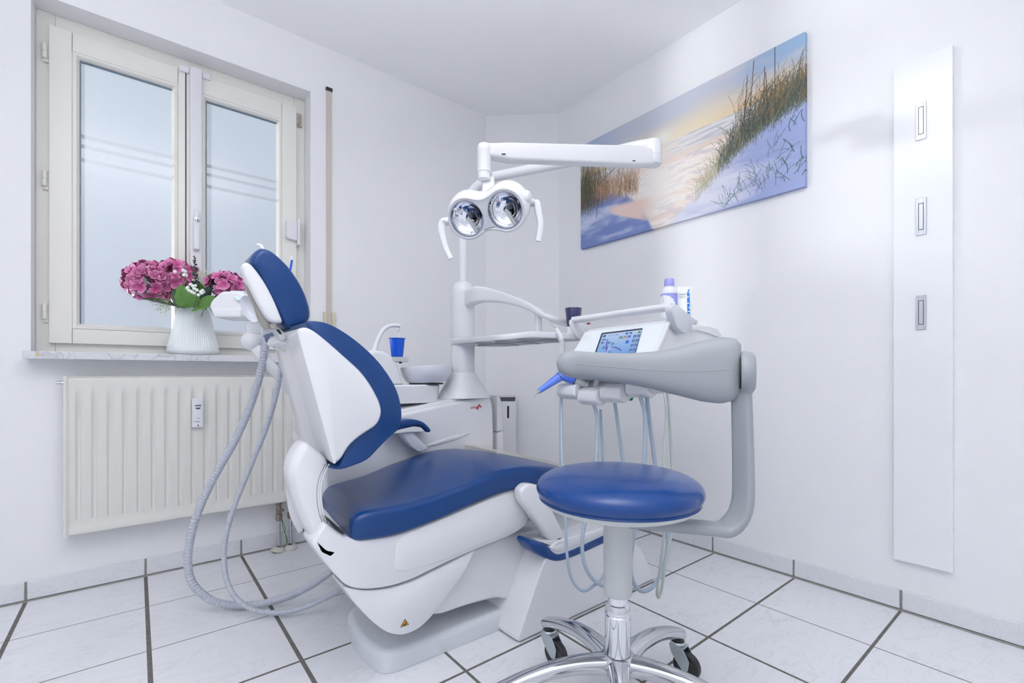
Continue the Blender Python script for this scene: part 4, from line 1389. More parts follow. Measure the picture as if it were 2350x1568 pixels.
# ================================================================== WHITE TUMBLER ON THE TRAY
p = at(1316, 765, d=1.80)
tm = thing('tumbler', (p.x, p.y, ZB + .012), 'navy blue tumbler with white lower half standing on the white tray', 'tumbler')
z0 = ZB + .012
MB().lathe([(.024, 0), (.0245, .004), (.0255, .036), (.0255, .038)], (p.x, p.y, z0), n=40).build('base', WHITE, tm)
MB().lathe([(.0252, .038), (.0330, .108), (.0325, .1095), (.0300, .108), (.0225, .045), (0, .045)], (p.x, p.y, z0), n=48).build('cup_body', NAVY, tm)

# ================================================================== ASSISTANT'S SUCTION MODULE
as_ = thing('suction_module', at(575, 750, Y=1.85), 'white suction holder on a slim arm behind the blue headrest', 'suction unit')
DS = 1.62
def T(x, y, d=DS):
    return at(x, y, d=d)
m = MB()
prof = [(493, 706), (497, 694), (520, 672), (562, 671), (590, 690), (588, 728), (566, 733), (506, 732), (500, 725)]
pp = [T(x, y, DS) for x, y in prof]
out2 = [((p_ - T(540, 700, DS)).dot(er), p_.z) for p_ in pp]
org = T(540, 700, DS)
ef_n = ef
fnA = lambda u, z, w: tuple(Vector((org.x, org.y, 0)) + er * u + ef_n * w + Vector((0, 0, z)))
holder = MB().pillow(round_poly(out2, [.008, .01, .012, .012, .02, .012, .01, .008, .006], 4), fnA, -.035, .075, .014, 5).build('holder', PLAST, as_, smooth=50)
lo = [((T(x, y) - org).dot(er), T(x, y).z) for x, y in ((502, 711), (570, 711), (568, 732), (507, 731))]
MB().pillow(round_poly(lo, .006, 3), fnA, -.040, .060, .006, 3).build('holder_rail', PLASM, as_, smooth=50)
kp = [T(528, 668.5, DS - .02), T(561, 669.5, DS - .02), T(556, 691, DS - .045), T(543, 690, DS - .045)]
MB().poly([k_ + Vector((0, 0, .002)) for k_ in kp]).build('keypad_film', M('pale_turquoise', (0.55, 0.72, 0.76), 0.3), holder, smooth=0)
# round dish in front of the holder
dc = T(574, 709, DS - .09)
ax = (er * -.75 + Vector((0, 0, .28)) - ef * .6).normalized()
u_ = ax.orthogonal().normalized(); w_ = ax.cross(u_)
dish = MB().loft([[dc + er * (.036 * r_ * math.cos(t_) * .80 + .028 * r_ * math.sin(t_) * -.55) + Vector((0, 0, .044 * r_ * math.sin(t_))) + ef * dy for t_ in np.linspace(0, 2 * math.pi, 40, endpoint=False)]
                  for r_, dy in ((.55, .03), (.9, .016), (1.0, .002), (.99, -.002), (.93, .0), (.75, .012), (.4, .018), (.02, .019))])
dish.build('swivel_dish', PLASG, as_, smooth=60)
MB().lathe([(.020, -.004), (.0245, 0), (.0245, .012), (.0225, .013), (.0225, .034), (.025, .036)], T(582, 766, DS), (0, 0, 1), 28).build('swivel_neck', PLASM, as_)
MB().lathe([(.001, 0)] + [(.036 * math.sin(a_), .034 * (1 - math.cos(a_))) for a_ in np.linspace(.2, math.pi - .55, 12)], T(580, 805, DS), (-.06, 0, 1), 28).build('swivel_ball', PLAST, as_, smooth=60)
apts = [T(580, 785), T(600, 815), T(640, 862, 1.66), T(690, 920, 1.72), T(780, 985, 1.8)]
MB().strip(spline(apts, 5), er, .036, .03, .4).build('arm', PLAST, as_, smooth=60)
# ball cap on the back shell side
MB().lathe([(.004, 0), (.016, .004), (.020, .014), (.017, .026), (.006, .032)], T(648, 786, 1.6), (0, 0, 1), 20).build('cap', PLASM, as_)


def corrugated(name, seq, r, label, n_rib):
    pts = spline([at(x, y, Y=Y) for x, y, Y in seq], 40)
    P_ = [Vector(p_) for p_ in pts]
    L_ = [0]
    for a_, b_2 in zip(P_, P_[1:]):
        L_.append(L_[-1] + (b_2 - a_).length)
    Q, rs = [], []
    step = L_[-1] / (n_rib * 4)
    i = 0
    for k in range(n_rib * 4 + 1):
        s_ = min(k * step, L_[-1])
        while i < len(L_) - 2 and L_[i + 1] < s_:
            i += 1
        t_ = (s_ - L_[i]) / max(1e-9, L_[i + 1] - L_[i])
        q_ = P_[i].lerp(P_[i + 1], t_)
        if q_.z < r + .001:
            q_.z = r + .001
        Q.append(q_)
        rs.append(r * (1 if k % 4 in (0, 1) else .87))
    o_ = MB().tube(Q, rs, 14).build(name, HOSE, smooth=75)
    return tag(o_, label, 'hose', 'grey suction hoses')


corrugated('suction_hose', [(613, 755, 1.76), (608, 800, 1.78), (598, 855, 1.82), (575, 930, 1.87), (540, 1010, 1.90), (500, 1080, 1.93), (465, 1150, 1.95), (440, 1222, 1.96), (431, 1292, 1.955),
                            (443, 1340, 1.945), (482, 1376, 1.93), (530, 1389, 1.91), (592, 1387, 1.865), (660, 1370, 1.81), (718, 1341, 1.76), (765, 1308, 1.74), (830, 1260, 1.76), (900, 1230, 1.82)],
           .0135, 'thicker grey corrugated suction hose looping to the floor, left of the thinner one', 150)
corrugated('suction_hose', [(646, 830, 1.72), (641, 870, 1.74), (630, 920, 1.76), (608, 990, 1.80), (575, 1070, 1.84), (546, 1140, 1.86), (523, 1210, 1.87), (514, 1270, 1.87), (520, 1332, 1.85),
                            (544, 1375, 1.82), (580, 1399, 1.79), (626, 1407, 1.76), (680, 1400, 1.715), (735, 1379, 1.68), (790, 1348, 1.665), (850, 1300, 1.68), (920, 1240, 1.76)],
           .0092, 'thinner grey corrugated suction hose between the thick hose and the white chair', 170)
# saliva ejector and suction tip standing in the holder
tb = [T(655, 690, 1.64), T(663, 640, 1.64), T(670, 597, 1.64)]
ej = MB().mat(0).tube(tb, .0036, 10).mat(1).tube([tb[2], T(671.5, 588, 1.64)], .0040, 10)
ej.tube([T(655, 690, 1.64), T(648, 722, 1.64)], .006, 10)
tag(ej.build('saliva_ejector', [BLUEC, M('milky_tip', (0.75, 0.8, 0.85), 0.3)]), 'thin bright blue saliva ejector tube sticking up behind the headrest', 'dental tool')
tip = [T(622, 640, 1.62), T(612, 600, 1.62), T(605, 575, 1.62), T(598, 564, 1.62), T(591, 562, 1.62)]
tag(MB().tube(spline(tip, 5), .0055, 10).tube([T(622, 640, 1.62), T(612, 730, 1.62)], .010, 12).build('suction_tip', WHITE), 'white curved suction tip peeking over the top of the headrest', 'dental tool')

# ================================================================== DELIVERY UNIT
YR, YLE = 0.80, 1.155                    # right and left end
SK = .092                                # the unit is turned slightly
def DU(x, z, y):
    return (x + SK * (y - YR), y, z)
du = thing('delivery_unit', (1.35, .98, .84), "white dentist's unit with lit touch screen and handle bar over the chair's foot end", 'dental unit')
sec = [(1.222, .968), (1.246, 1.000), (1.262, 1.008), (1.43, 1.004), (1.50, .996), (1.555, .975), (1.562, .94), (1.545, .89), (1.48, .845), (1.25, .835), (1.15, .842), (1.128, .862)]
sec = round_poly(sec, [.01, .008, .01, .03, .04, .03, .03, .03, .04, .03, .02, .02], 4)
body = MB().pillow(sec, DU, YR, YLE, .014, 4).build('unit_body', PLAST, du, smooth=40)
cov = S([(1585, 760), (1600, 748), (1628, 750), (1646, 756), (1655, 770), (1652, 776), (1625, 765), (1598, 758)], YR - .004)
MB().pillow(round_poly(cov, .008, 3), XZ, YR - .006, YR + .05, .005, 3).build('rear_cover', PLAST, body, smooth=45)

PN = Vector((1, -SK, -.86))              # plane of the control panel
P0 = Vector(DU(1.2415, .9930, YR))
def PP(px, py, lift=0.0):
    r = ray(px, py)
    t_ = (P0 - EYEV).dot(PN) / r.dot(PN)
    return EYEV + r * t_ - PN.normalized() * lift
pnl = [PP(1344, 763), PP(1531, 742), PP(1500, 812), PP(1311, 820)]
n_ = -PN.normalized()
def slab(pts, t0, t1, name, mat, parent, bevel=0.0):
    return MB().hexa([p_ + n_ * t0 for p_ in pts] + [p_ + n_ * t1 for p_ in pts]).build(name, mat, parent, smooth=0, bevel=bevel)
panel = slab(pnl, -.004, .004, 'control_panel', M('white_glass', (0.74, 0.79, 0.83), 0.12, coat=0.3), du, .002)
fr = [PP(1531, 742), PP(1538, 741), PP(1508, 812), PP(1500, 812)]
slab(fr, -.004, .007, 'panel_frame', PLAST, panel, .002)
scr = [PP(1382.5, 766.5), PP(1476.5, 755.5), PP(1461, 812), PP(1364, 820)]
slab(scr, .0035, .0048, 'screen_bezel', M('screen_navy', (0.01, 0.02, 0.05), 0.15), panel)


def screen_picture(W=150, H=104):
    c = lambda r, g, b: np.array([r, g, b]) / 255.0
    V_, U_ = np.mgrid[0:1:H * 1j, 0:1:W * 1j]
    img = c(196, 216, 246) * V_[..., None] + c(120, 166, 226) * (1 - V_[..., None])
    def rect(u0, v0, u1, v1, col):
        img[int(v0 * H):int(v1 * H), int(u0 * W):int(u1 * W)] = np.array(col) / 255
    def line(pts, col, wd):
        for (a_, b_), (c_, d2) in zip(pts, pts[1:]):
            for t_ in np.linspace(0, 1, 60):
                x, y = int((a_ + (c_ - a_) * t_) * W), int((b_ + (d2 - b_) * t_) * H)
                img[max(0, y - wd):y + wd, max(0, x - wd):x + wd] = np.array(col) / 255
    rect(.03, .85, .11, .96, (34, 92, 148)); rect(.62, .86, .78, .95, (30, 100, 170)); rect(.69, .87, .73, .92, (240, 250, 255))
    rect(.92, .85, .985, .96, (88, 156, 90)); rect(.80, .87, .90, .94, (186, 206, 236))
    for k, wd in enumerate((.006, .02, .014, .03, .012, .04, .03)):
        rect(.14 + k * .045, .88, .14 + k * .045 + wd, .92, (96, 130, 180))
    rect(.04, .71, .14, .77, (70, 122, 178)); rect(.04, .55, .11, .65, (70, 110, 165))
    for k, col in enumerate(((104, 148, 116), (170, 140, 140), (58, 104, 216))):
        rect(.49 + k * .105, .66, .57 + k * .105, .80, col)
        rect(.51 + k * .105, .66, .55 + k * .105, .71, (214, 226, 244))
    rect(.69, .45, .77, .58, (58, 104, 216))
    for j in range(4):
        for i in range(2):
            rect(.835 + i * .085, .66 - j * .20, .91 + i * .085, .80 - j * .20, (92, 122, 172))
            rect(.85 + i * .085, .68 - j * .20, .90 + i * .085, .70 - j * .20, (150, 180, 222))
    for u, v in ((.26, .56), (.37, .50), (.16, .36), (.37, .10)):
        rect(u - .035, v - .05, u + .035, v + .05, (70, 116, 172)); rect(u - .02, v - .02, u + .01, v + .01, (130, 170, 216))
    line([(.20, .72), (.19, .58), (.24, .36), (.27, .20)], (84, 92, 168), 2)
    line([(.23, .40), (.27, .22), (.30, .22)], (84, 92, 168), 3)
    line([(.34, .34), (.46, .33), (.56, .25), (.64, .16)], (84, 92, 168), 2)
    line([(.28, .20), (.34, .32), (.38, .30)], (196, 204, 244), 2)
    return img * .80


sx = [PP(1385.5, 770, .0052), PP(1475, 759.5, .0052), PP(1460, 812, .0052), PP(1367.5, 820, .0052)]
fnS = lambda u, v: tuple((sx[3] * (1 - u) + sx[2] * u) * (1 - v) + (sx[0] * (1 - u) + sx[1] * u) * v)
printed_sheet('touch_screen', screen_picture(), fnS, attr_material('lit_screen', 0.2, 0.22), panel)
# handle bar with two side plates
hl, hr = at(1316, 735, d=1.75), at(1544, 704, d=1.392)
dirb = (hr - hl).normalized()
bar = MB().strip([hl + (hr - hl) * t_ for t_ in np.linspace(0, 1, 6)], (-.8, 0, .35), .026, .020, .45)
bar.build('handle_bar', PLASM, du, smooth=60)
pts = S([(1537, 703), (1543, 699), (1550, 701), (1599, 742), (1588, 744), (1578, 749), (1573, 757), (1570, 766), (1562, 763), (1548, 751), (1536, 714)], .782)
plt = round_poly(pts, [.004, .004, .004, .001, .004, .006, .006, .001, .002, .01, .006], 3)
MB().pillow(plt, XZ, .774, .798, .0015, 2).build('handle_plate', PLASG, du, smooth=40)
dxl = hl.x - hr.x
MB().pillow([(x + dxl, z) for x, z in plt], XZ, hl.y - .006, hl.y + .006, .002, 2).build('handle_plate', PLASM, du, smooth=40)
# little pink and black connector on the ledge
pk = at(1352, 743, d=1.70)
MB().box(pk + Vector((-.003, -.004, -.003)), pk + Vector((.003, .004, .004))).build('status_mark', M('pink_mark', (0.75, 0.16, 0.25), 0.5), du, smooth=0)
pk = at(1349, 742.5, d=1.69)
MB().box(pk + Vector((-.002, -.0025, -.003)), pk + Vector((.002, .0025, .002))).build('status_mark', DARK, du, smooth=0)
# shelf on top
MB().pillow(round_poly([(1.295, .808), (1.425, .800), (1.455, 1.09), (1.325, 1.10)], .012, 3), XY, 1.003, 1.016, .002, 2).build('top_shelf', PLASG, du, smooth=40)
# supporting arm from the column: arched, then running behind the unit
apath = [(1070, 690, 2.075), (1097, 677, 2.0), (1140, 680, 1.96), (1185, 692, 1.91), (1225, 708, 1.87), (1268, 733, 1.83), (1330, 750, 1.93), (1420, 785, 1.90), (1500, 800, 1.75), (1560, 800, 1.62)]
thk = [.075, .072, .052, .038, .032, .020, .018, .03, .05, .06]
ap = spline([at(x, y, d=d) for x, y, d in apath], 5)
th_ = list(np.interp(np.linspace(0, 1, len(ap)), np.linspace(0, 1, len(thk)), thk))
sdv = Vector((.85, .3, 0))
rings = []
for i, p_ in enumerate(ap):
    p_ = Vector(p_)
    tg = (Vector(ap[min(i + 1, len(ap) - 1)]) - Vector(ap[max(i - 1, 0)]))
    tg.z = 0
    tg.normalize()
    sd = Vector((-tg.y, tg.x, 0))
    rings.append([p_ + sd * a_ + Vector((0, 0, b_)) for a_, b_ in round_poly([(-.024, -th_[i] / 2), (.024, -th_[i] / 2), (.024, th_[i] / 2), (-.024, th_[i] / 2)], .012, 4)])
sarm = MB().loft(rings).build('support_arm', PLAST, du, smooth=55)
MB().lathe([(.0525, 1.001), (.0530, 1.01), (.0530, 1.19), (.051, 1.22), (.045, 1.242), (.038, 1.247)], (PX, PY, 0), n=44).build('arm_hub', PLAST, sarm, smooth=40)
p = at(1235, 717, d=1.862)
MB().pillow(round_poly([(p.x - .011, p.y - .013), (p.x + .011, p.y - .013), (p.x + .011, p.y + .013), (p.x - .011, p.y + .013)], .004, 3), XY, ZB + .012, p.z, .002, 2).build('tray_post', PLASM, tr, smooth=40)

# instrument cups along the front edge
def cup_block(c, wy, front, back, hz, tilt, yaw):
    """chute: rounded block pointing towards the chair, open scoop on top"""
    out_ = round_poly([(-front, -hz * .2), (-front + .012, hz * .75), (back, hz), (back, -hz * .5), (-front * .45, -hz), ], [.012, .012, .01, .01, .015], 4)
    ct, st_ = math.cos(tilt), math.sin(tilt)
    cy_, sy_ = math.cos(yaw), math.sin(yaw)
    def fn(u, v, w):
        x, z = u * ct - v * st_, u * st_ + v * ct
        return (c.x + x * cy_ - w * sy_, c.y + x * sy_ + w * cy_, c.z + z)
    return MB().pillow(out_, fn, -wy / 2, wy / 2, .005, 3)
cups = [(1318, 892, 1.165), (1366, 905, 1.085), (1418, 898, 1.005), (1478, 886, .925), (1532, 876, .845)]
cpos = []
for px, py, y in cups:
    c = at(px, py, Y=y)
    cpos.append(c)
    hld = cup_block(c, .080, .060, .095, .035, R(16), R(8)).build('instrument_cup', PLASM, du, smooth=45)
    MB().pillow(round_poly([(c.x - .028, c.y - .022), (c.x + .07, c.y - .022), (c.x + .07, c.y + .022), (c.x - .028, c.y + .022)], .018, 4), lambda u, v, w, c=c: (u, v, c.z + w + .25 * (u - c.x)), .024, .030, .001, 1).build('cup_liner', PLASG, hld, smooth=40)
for px, py, y in ((1447, 915, .985), (1503, 901, .90)):
    p = at(px, py, Y=y)
    MB().lathe([(.0085, .010), (.0095, .006), (.0088, -.002), (.006, -.006), (.001, -.0078)], p, (0, 0, 1), 18).build('button', GREEN, du)
# underside bridge joining the cups to the body
br = [(c.x + .04, c.y, c.z + .02) for c in cpos]
for c in cpos:
    MB().box((c.x + .07, c.y - .026, c.z - .005), (c.x + .16, c.y + .026, c.z + .07)).build('cup_neck', PLASM, du, smooth=0, bevel=.012, seg=3)


def hose_loop(mat, r, front, loop, r2=None):
    P_ = spline([at(x, y, d=d) for x, y, d in front + loop], 8)
    return MB().tube(P_, r, 12), mat


G_H = 'dental handpieces with hanging hoses'
# blue polishing handpiece in the leftmost cup
hpz = thing('polishing_handpiece', at(1290, 862, Y=1.17), 'bright blue angled polishing handpiece with steel nozzle at the left end of the unit', 'dental tool', G_H)
j0 = at(1289, 862, Y=1.16); j1 = at(1237, 898, Y=1.19); jt = at(1231, 902, Y=1.195)
MB().tube([j0, j0 + (j1 - j0) * .15, j1], [.0165, .0155, .0085], 20).build('nozzle_grip', M('light_blue_grip', (0.10, 0.20, 0.72), 0.35), hpz, smooth=50)
k0 = at(1337, 880, Y=1.115)
MB().tube([j0 + Vector((0, 0, .0)), j0 + (k0 - j0) * .35, j0 + (k0 - j0) * .62], [.0155, .0165, .0145], 20).build('body', BLUEH, hpz, smooth=50)
MB().lathe([(.0155, -.012), (.015, .004), (.012, .014), (.006, .020), (.001, .0215)], j0 + Vector((.004, 0, .002)), (.1, .1, 1), 20).build('knob', BLUEH, hpz, smooth=60)
for a_, b_, rr_2 in ((.10, .125, .0163), ):
    MB().tube([j0 + (j1 - j0) * a_, j0 + (j1 - j0) * b_], rr_2, 20).build('seal_ring', BLACK, hpz)
MB().tube([j0 + (k0 - j0) * .60, j0 + (k0 - j0) * .64], .0149, 20).build('seal_ring', BLACK, hpz)
MB().tube([j0 + (k0 - j0) * .63, k0, k0 + (k0 - j0) * .25], [.0118, .0118, .0095], 18).build('coupling', LGREY, hpz, smooth=50)
MB().tube([j1 + (j1 - j0) * -.02, j1 + (jt - j1) * .6, jt, at(1228, 905, Y=1.195), at(1227.5, 911, Y=1.195)], [.0086, .0055, .003, .0022, .0017], 12).build('nozzle', STEEL, hpz, smooth=50)
m, mt_ = hose_loop(HOSEB, .0048, [(1288, 900, 1.70), (1288, 960, 1.66), (1290, 1060, 1.59), (1297, 1180, 1.53), (1301, 1270, 1.50)],
                   [(1312, 1328, 1.49), (1336, 1356, 1.49), (1362, 1345, 1.50), (1388, 1315, 1.52), (1398, 1230, 1.56), (1390, 1110, 1.60), (1384, 1050, 1.62), (1378, 940, 1.64)])
m.build('hose', HOSEB, hpz, smooth=60)
MB().lathe([(.007, -.014), (.0085, -.010), (.0085, .012), (.006, .014)], at(1287, 902, d=1.70), (0, 0, 1), 14).build('hose_collar', PLASM, hpz)

# syringe handpiece standing behind it
sy = thing('syringe_handpiece', at(1290, 860, d=1.72), 'slim white and grey syringe handpiece standing upright left of the screen', 'dental tool', G_H)
MB().tube([at(1289, 868, d=1.71), at(1289.5, 815, d=1.71), at(1290, 790, d=1.71), at(1288, 777, d=1.71)], [.0115, .0115, .0110, .0095], 16).build('grip', LGREY, sy, smooth=50)
MB().tube([at(1288, 779, d=1.71), at(1283, 766, d=1.71), at(1277.5, 756, d=1.71), at(1276.5, 753.5, d=1.71)], [.0108, .009, .0065, .005], 16).build('head', PLASM, sy, smooth=50)
MB().tube([at(1277, 755, d=1.71), at(1270, 749, d=1.73), at(1261, 742, d=1.75)], [.0022, .0014, .0008], 8).build('tip', STEEL, sy)

# three more handpieces; most of each hides behind the stool's grey arm rest
hpA = thing('turbine_handpiece', at(1372, 880, d=1.62), 'handpiece with cream tip in front of the left lower corner of the screen', 'dental tool', G_H)
MB().tube([at(1366, 895, d=1.62), at(1375, 850, d=1.60), at(1383, 806, d=1.58)], [.010, .009, .0075], 14).build('grip', LGREY, hpA, smooth=50)
MB().tube([at(1383, 806, d=1.58), at(1385, 799, d=1.575), at(1388.5, 793, d=1.57)], [.0075, .006, .0045], 14).build('head', M('cream_tip', (0.62, 0.54, 0.45), 0.3), hpA)
MB().tube([at(1383.5, 803.5, d=1.572), at(1384, 800.5, d=1.567)], [.0050, .0036], 12).build('ring', BLACK, hpA)
m, _ = hose_loop(HOSEB, .0062, [(1360, 922, 1.62), (1369, 950, 1.61), (1371, 985, 1.60), (1367, 1060, 1.57), (1352, 1150, 1.54), (1340, 1210, 1.52), (1336, 1260, 1.50)],
                 [(1343, 1300, 1.49), (1362, 1331, 1.49), (1392, 1346, 1.50), (1424, 1330, 1.52), (1441, 1285, 1.55), (1447, 1220, 1.58), (1440, 1130, 1.60), (1430, 1058, 1.61), (1420, 990, 1.615), (1411, 925, 1.62)])
m.build('hose', HOSEB, hpA, smooth=60)

hpB = thing('contra_angle_handpiece', at(1472, 860, d=1.46), 'handpiece with open dark-rimmed end in front of the right lower corner of the screen', 'dental tool', G_H)
MB().tube([at(1480, 880, d=1.47), at(1474, 830, d=1.46), at(1466, 806, d=1.45), at(1459, 798, d=1.44)], [.010, .0095, .008, .0062], 14).build('grip', STEEL, hpB, smooth=50)
MB().tube([at(1459.3, 798.2, d=1.4405), at(1457.6, 796.6, d=1.437)], [.0063, .0056], 14).build('dark_rim', BLACK, hpB)
m, _ = hose_loop(HOSEB, .0068, [(1470, 912, 1.50), (1478, 940, 1.49), (1481, 975, 1.48), (1478, 1060, 1.46), (1466, 1150, 1.45), (1455, 1225, 1.44), (1447, 1290, 1.43)],
                 [(1452, 1333, 1.43), (1473, 1357, 1.44), (1501, 1344, 1.46), (1522, 1304, 1.48), (1533, 1250, 1.50), (1527, 1180, 1.52), (1515, 1115, 1.53), (1504, 1066, 1.53), (1493, 985, 1.52), (1484, 908, 1.51)])
m.build('hose', HOSEB, hpB, smooth=60)

hpC = thing('scaler_handpiece', at(1530, 862, d=1.42), 'handpiece with thin sage grey hose at the right end of the delivery unit', 'dental tool', G_H)
MB().tube([at(1534, 878, d=1.42), at(1530, 850, d=1.41), at(1527, 825, d=1.40)], [.0095, .009, .007], 14).build('grip', LGREY, hpC, smooth=50)
m, _ = hose_loop(HOSEG, .0042, [(1524, 897, 1.42), (1529, 935, 1.41), (1529, 975, 1.41), (1523, 1060, 1.39), (1527, 1150, 1.37), (1523, 1240, 1.36), (1513, 1320, 1.35)],
                 [(1508, 1358, 1.35), (1512, 1371, 1.355), (1520, 1345, 1.37), (1529, 1280, 1.40), (1545, 1200, 1.43), (1546, 1130, 1.45), (1542, 1072, 1.45), (1537, 970, 1.44), (1532, 898, 1.43)])
m.build('hose', HOSEG, hpC, smooth=60)

# ------------------------------------------------------------------ bottle and tube on the shelf
zs = 1.016
p = at(1536, 735, d=1.545)
bt = thing('bottle', (p.x, p.y, zs), 'white prophylaxis powder bottle with lilac cap on top of the delivery unit', 'bottle')
MB().lathe([(.0250, 0), (.0272, .003), (.0275, .092), (.0262, .098), (.020, .107), (.0158, .110), (.0158, .116)], (p.x, p.y, zs), n=44).build('bottle_body', M('milky_plastic', (0.72, 0.73, 0.80), 0.35), bt, smooth=40)
MB().lathe([(.0163, .114), (.0165, .116), (.0158, .137), (.0145, .1385)], (p.x, p.y, zs), n=36).build('cap', LILAC, bt, smooth=40)
# wrap-around label: lilac field with a white round window
lb = MB()
aw = math.atan2(-p.y, -p.x)              # towards the eye
NA, NZ = 40, 26
RL = .02775
pts = {}
for i in range(NA + 1):
    for j in range(NZ + 1):
        an = aw + R(-100 + 200 * i / NA)
        z = .010 + .078 * j / NZ
        pts[i, j] = len(lb.v)
        lb.v.append((p.x + RL * math.cos(an), p.y + RL * math.sin(an), zs + z))
for i in range(NA):
    for j in range(NZ):
        ai = (-100 + 200 * (i + .5) / NA) / 57.3 * RL
        zz = .010 + .078 * (j + .5) / NZ
        lb.cur = 0 if math.hypot(ai + .019, zz - .042) > .0400 else 1
        lb.face((pts[i, j], pts[i + 1, j], pts[i + 1, j + 1], pts[i, j + 1]))
lab = lb.build('label', [LILAC, WHITE], bt, smooth=60)
tx = Vector((-math.sin(aw), math.cos(aw), 0))
fo = Vector((math.cos(aw), math.sin(aw), 0))
def lettering(body, u, z, size, mat, name='lettering'):
    return text_part(name, body, mat, bt, Vector((p.x, p.y, zs)) + fo * (.0282 - u * u * 18) + tx * u + Vector((0, 0, z)), tx, (0, 0, 1), size)
lettering('air', -.021, .074, .007, INK)
lettering('Pro6', -.021, .062, .009, INK)
lettering('Prophy Powder', -.019, .053, .0052, INK)
lettering('for supragingival use', -.018, .046, .0034, INK)

q_ = at(1571, 735, d=1.525)
tbx = thing('paste_tube', (q_.x, q_.y, zs), 'white paste tube with blue stripe standing beside the lilac-capped bottle', 'tube')
wv = Vector((CS, -SN, 0)) * .97 + Vector((SN, CS, 0)) * -.26
wv.normalize()
fv = Vector((wv.y, -wv.x, 0))            # towards the eye
if fv.dot(Vector((q_.x, q_.y, 0))) > 0:
    fv = -fv
def TB(u, z, w):
    return Vector((q_.x, q_.y, zs + z)) + wv * u + fv * w
rings = []
for z, wx, wt in ((.0, .016, .015), (.014, .016, .015), (.016, .0215, .0175), (.05, .0228, .012), (.08, .0235, .006), (.098, .0243, .0016), (.110, .0245, .0010)):
    rings.append([TB(wx * math.cos(t_), z, wt * math.sin(t_)) for t_ in np.linspace(0, 2 * math.pi, 32, endpoint=False)])
MB().loft(rings).build('tube_body', WHITE, tbx, smooth=40)
lean = lambda z: np.interp(z, [.016, .05, .08, .098, .11], [.0178, .0122, .0062, .0019, .0012])
bs = MB()
su0, su1 = .007, .0155
zz = np.linspace(.010, .088, 20)
for z0_, z1_ in zip(zz, zz[1:]):
    bs.poly([TB(su0, z0_, lean(z0_) * .93 + .0008), TB(su1, z0_, lean(z0_) * .8 + .0012), TB(su1 - .0006, z1_, lean(z1_) * .8 + .0012), TB(su0, z1_, lean(z1_) * .93 + .0008)])
for (a0_, a1_) in (((.008, .088), (.0125, .093)), ((.0125, .093), (.011, .099)), ((.0105, .091), (.0155, .100))):
    bs.poly([TB(a0_[0] - .0013, a0_[1], .0055), TB(a0_[0] + .0013, a0_[1], .0055), TB(a1_[0] + .0013, a1_[1], .0045), TB(a1_[0] - .0013, a1_[1], .0045)])
stp = bs.build('blue_stripe', M('stripe_blue', (0.0, 0.16, 0.60), 0.4), tbx, smooth=0)
ov = MB()
for u, z in ((.0095, .074), (.0095, .053), (.0135, .038), (.0115, .026), (.010, .016)):
    ov.poly([TB(u + .0034 * math.cos(t_), z + .0022 * math.sin(t_), lean(z) * .93 + .0022) for t_ in np.linspace(0, 2 * math.pi, 16, endpoint=False)])
ov.build('oval_marks', WHITE, stp, smooth=0)
for body, z, s_ in (('Cleanic', .082, .0075), ('Prophy paste', .0755, .0042), ('with fluoride', .0705, .0038)):
    text_part('lettering', body, INK, tbx, TB(-.019, z, lean(z) * .62 + .0025), wv, (0, 0, 1), s_)

# ================================================================== STOOL
G = Vector((.872, .690, 0))
sl = thing('dentist_stool', G, "round blue dentist's stool with grey arm rest and polished five-star base in the foreground", 'stool')
seat_p = [(0, .617), (.06, .6165), (.11, .614), (.145, .609), (.168, .601), (.183, .590), (.189, .577), (.187, .566), (.180, .556), (.168, .550), (.02, .548)]
MB().lathe([(a_[0], a_[1]) for a_ in spline([(a_, b_, 0) for a_, b_ in seat_p], 4)], (G.x, G.y, 0), n=72, caps=False).build('seat', LEATHB, sl, smooth=80)
MB().lathe([(.0, .533), (.155, .534), (.170, .540), (.174, .549), (.164, .555)], (G.x, G.y, 0), n=64, caps=False).build('seat_pan', M('seat_pan_grey', (0.56, 0.585, 0.58), 0.4), sl, smooth=50)
MB().lathe([(.0345, .545), (.0335, .50), (.0325, .345), (.0325, .333), (.030, .328), (.022, .327)], (G.x, G.y, 0), n=40).build('column_sleeve', LGREY, sl, smooth=50)
MB().lathe([(.0225, .30), (.0225, .34)], (G.x, G.y, 0), n=36).build('inner_tube', CHROMEM, sl)
MB().lathe([(.0285, .165), (.0298, .18), (.0298, .283), (.0285, .2845), (.0285, .287), (.0298, .2885), (.0298, .295), (.0255, .307), (.0235, .3085), (.0225, .309)], (G.x, G.y, 0), n=48).build('gas_lift', CHROMEM, sl, smooth=30)
away = Vector((G.x, G.y, 0)).normalized()
left = Vector((-away.y, away.x, 0))
base = MB().lathe([(.0, .148), (.030, .148), (.040, .153), (.0455, .165), (.0445, .178), (.038, .188), (.0305, .1915), (.030, .19)], (G.x, G.y, 0), n=40).build('base_hub', CHROME, sl, smooth=60)
LA = [39.7 + 72 * k for k in range(5)]
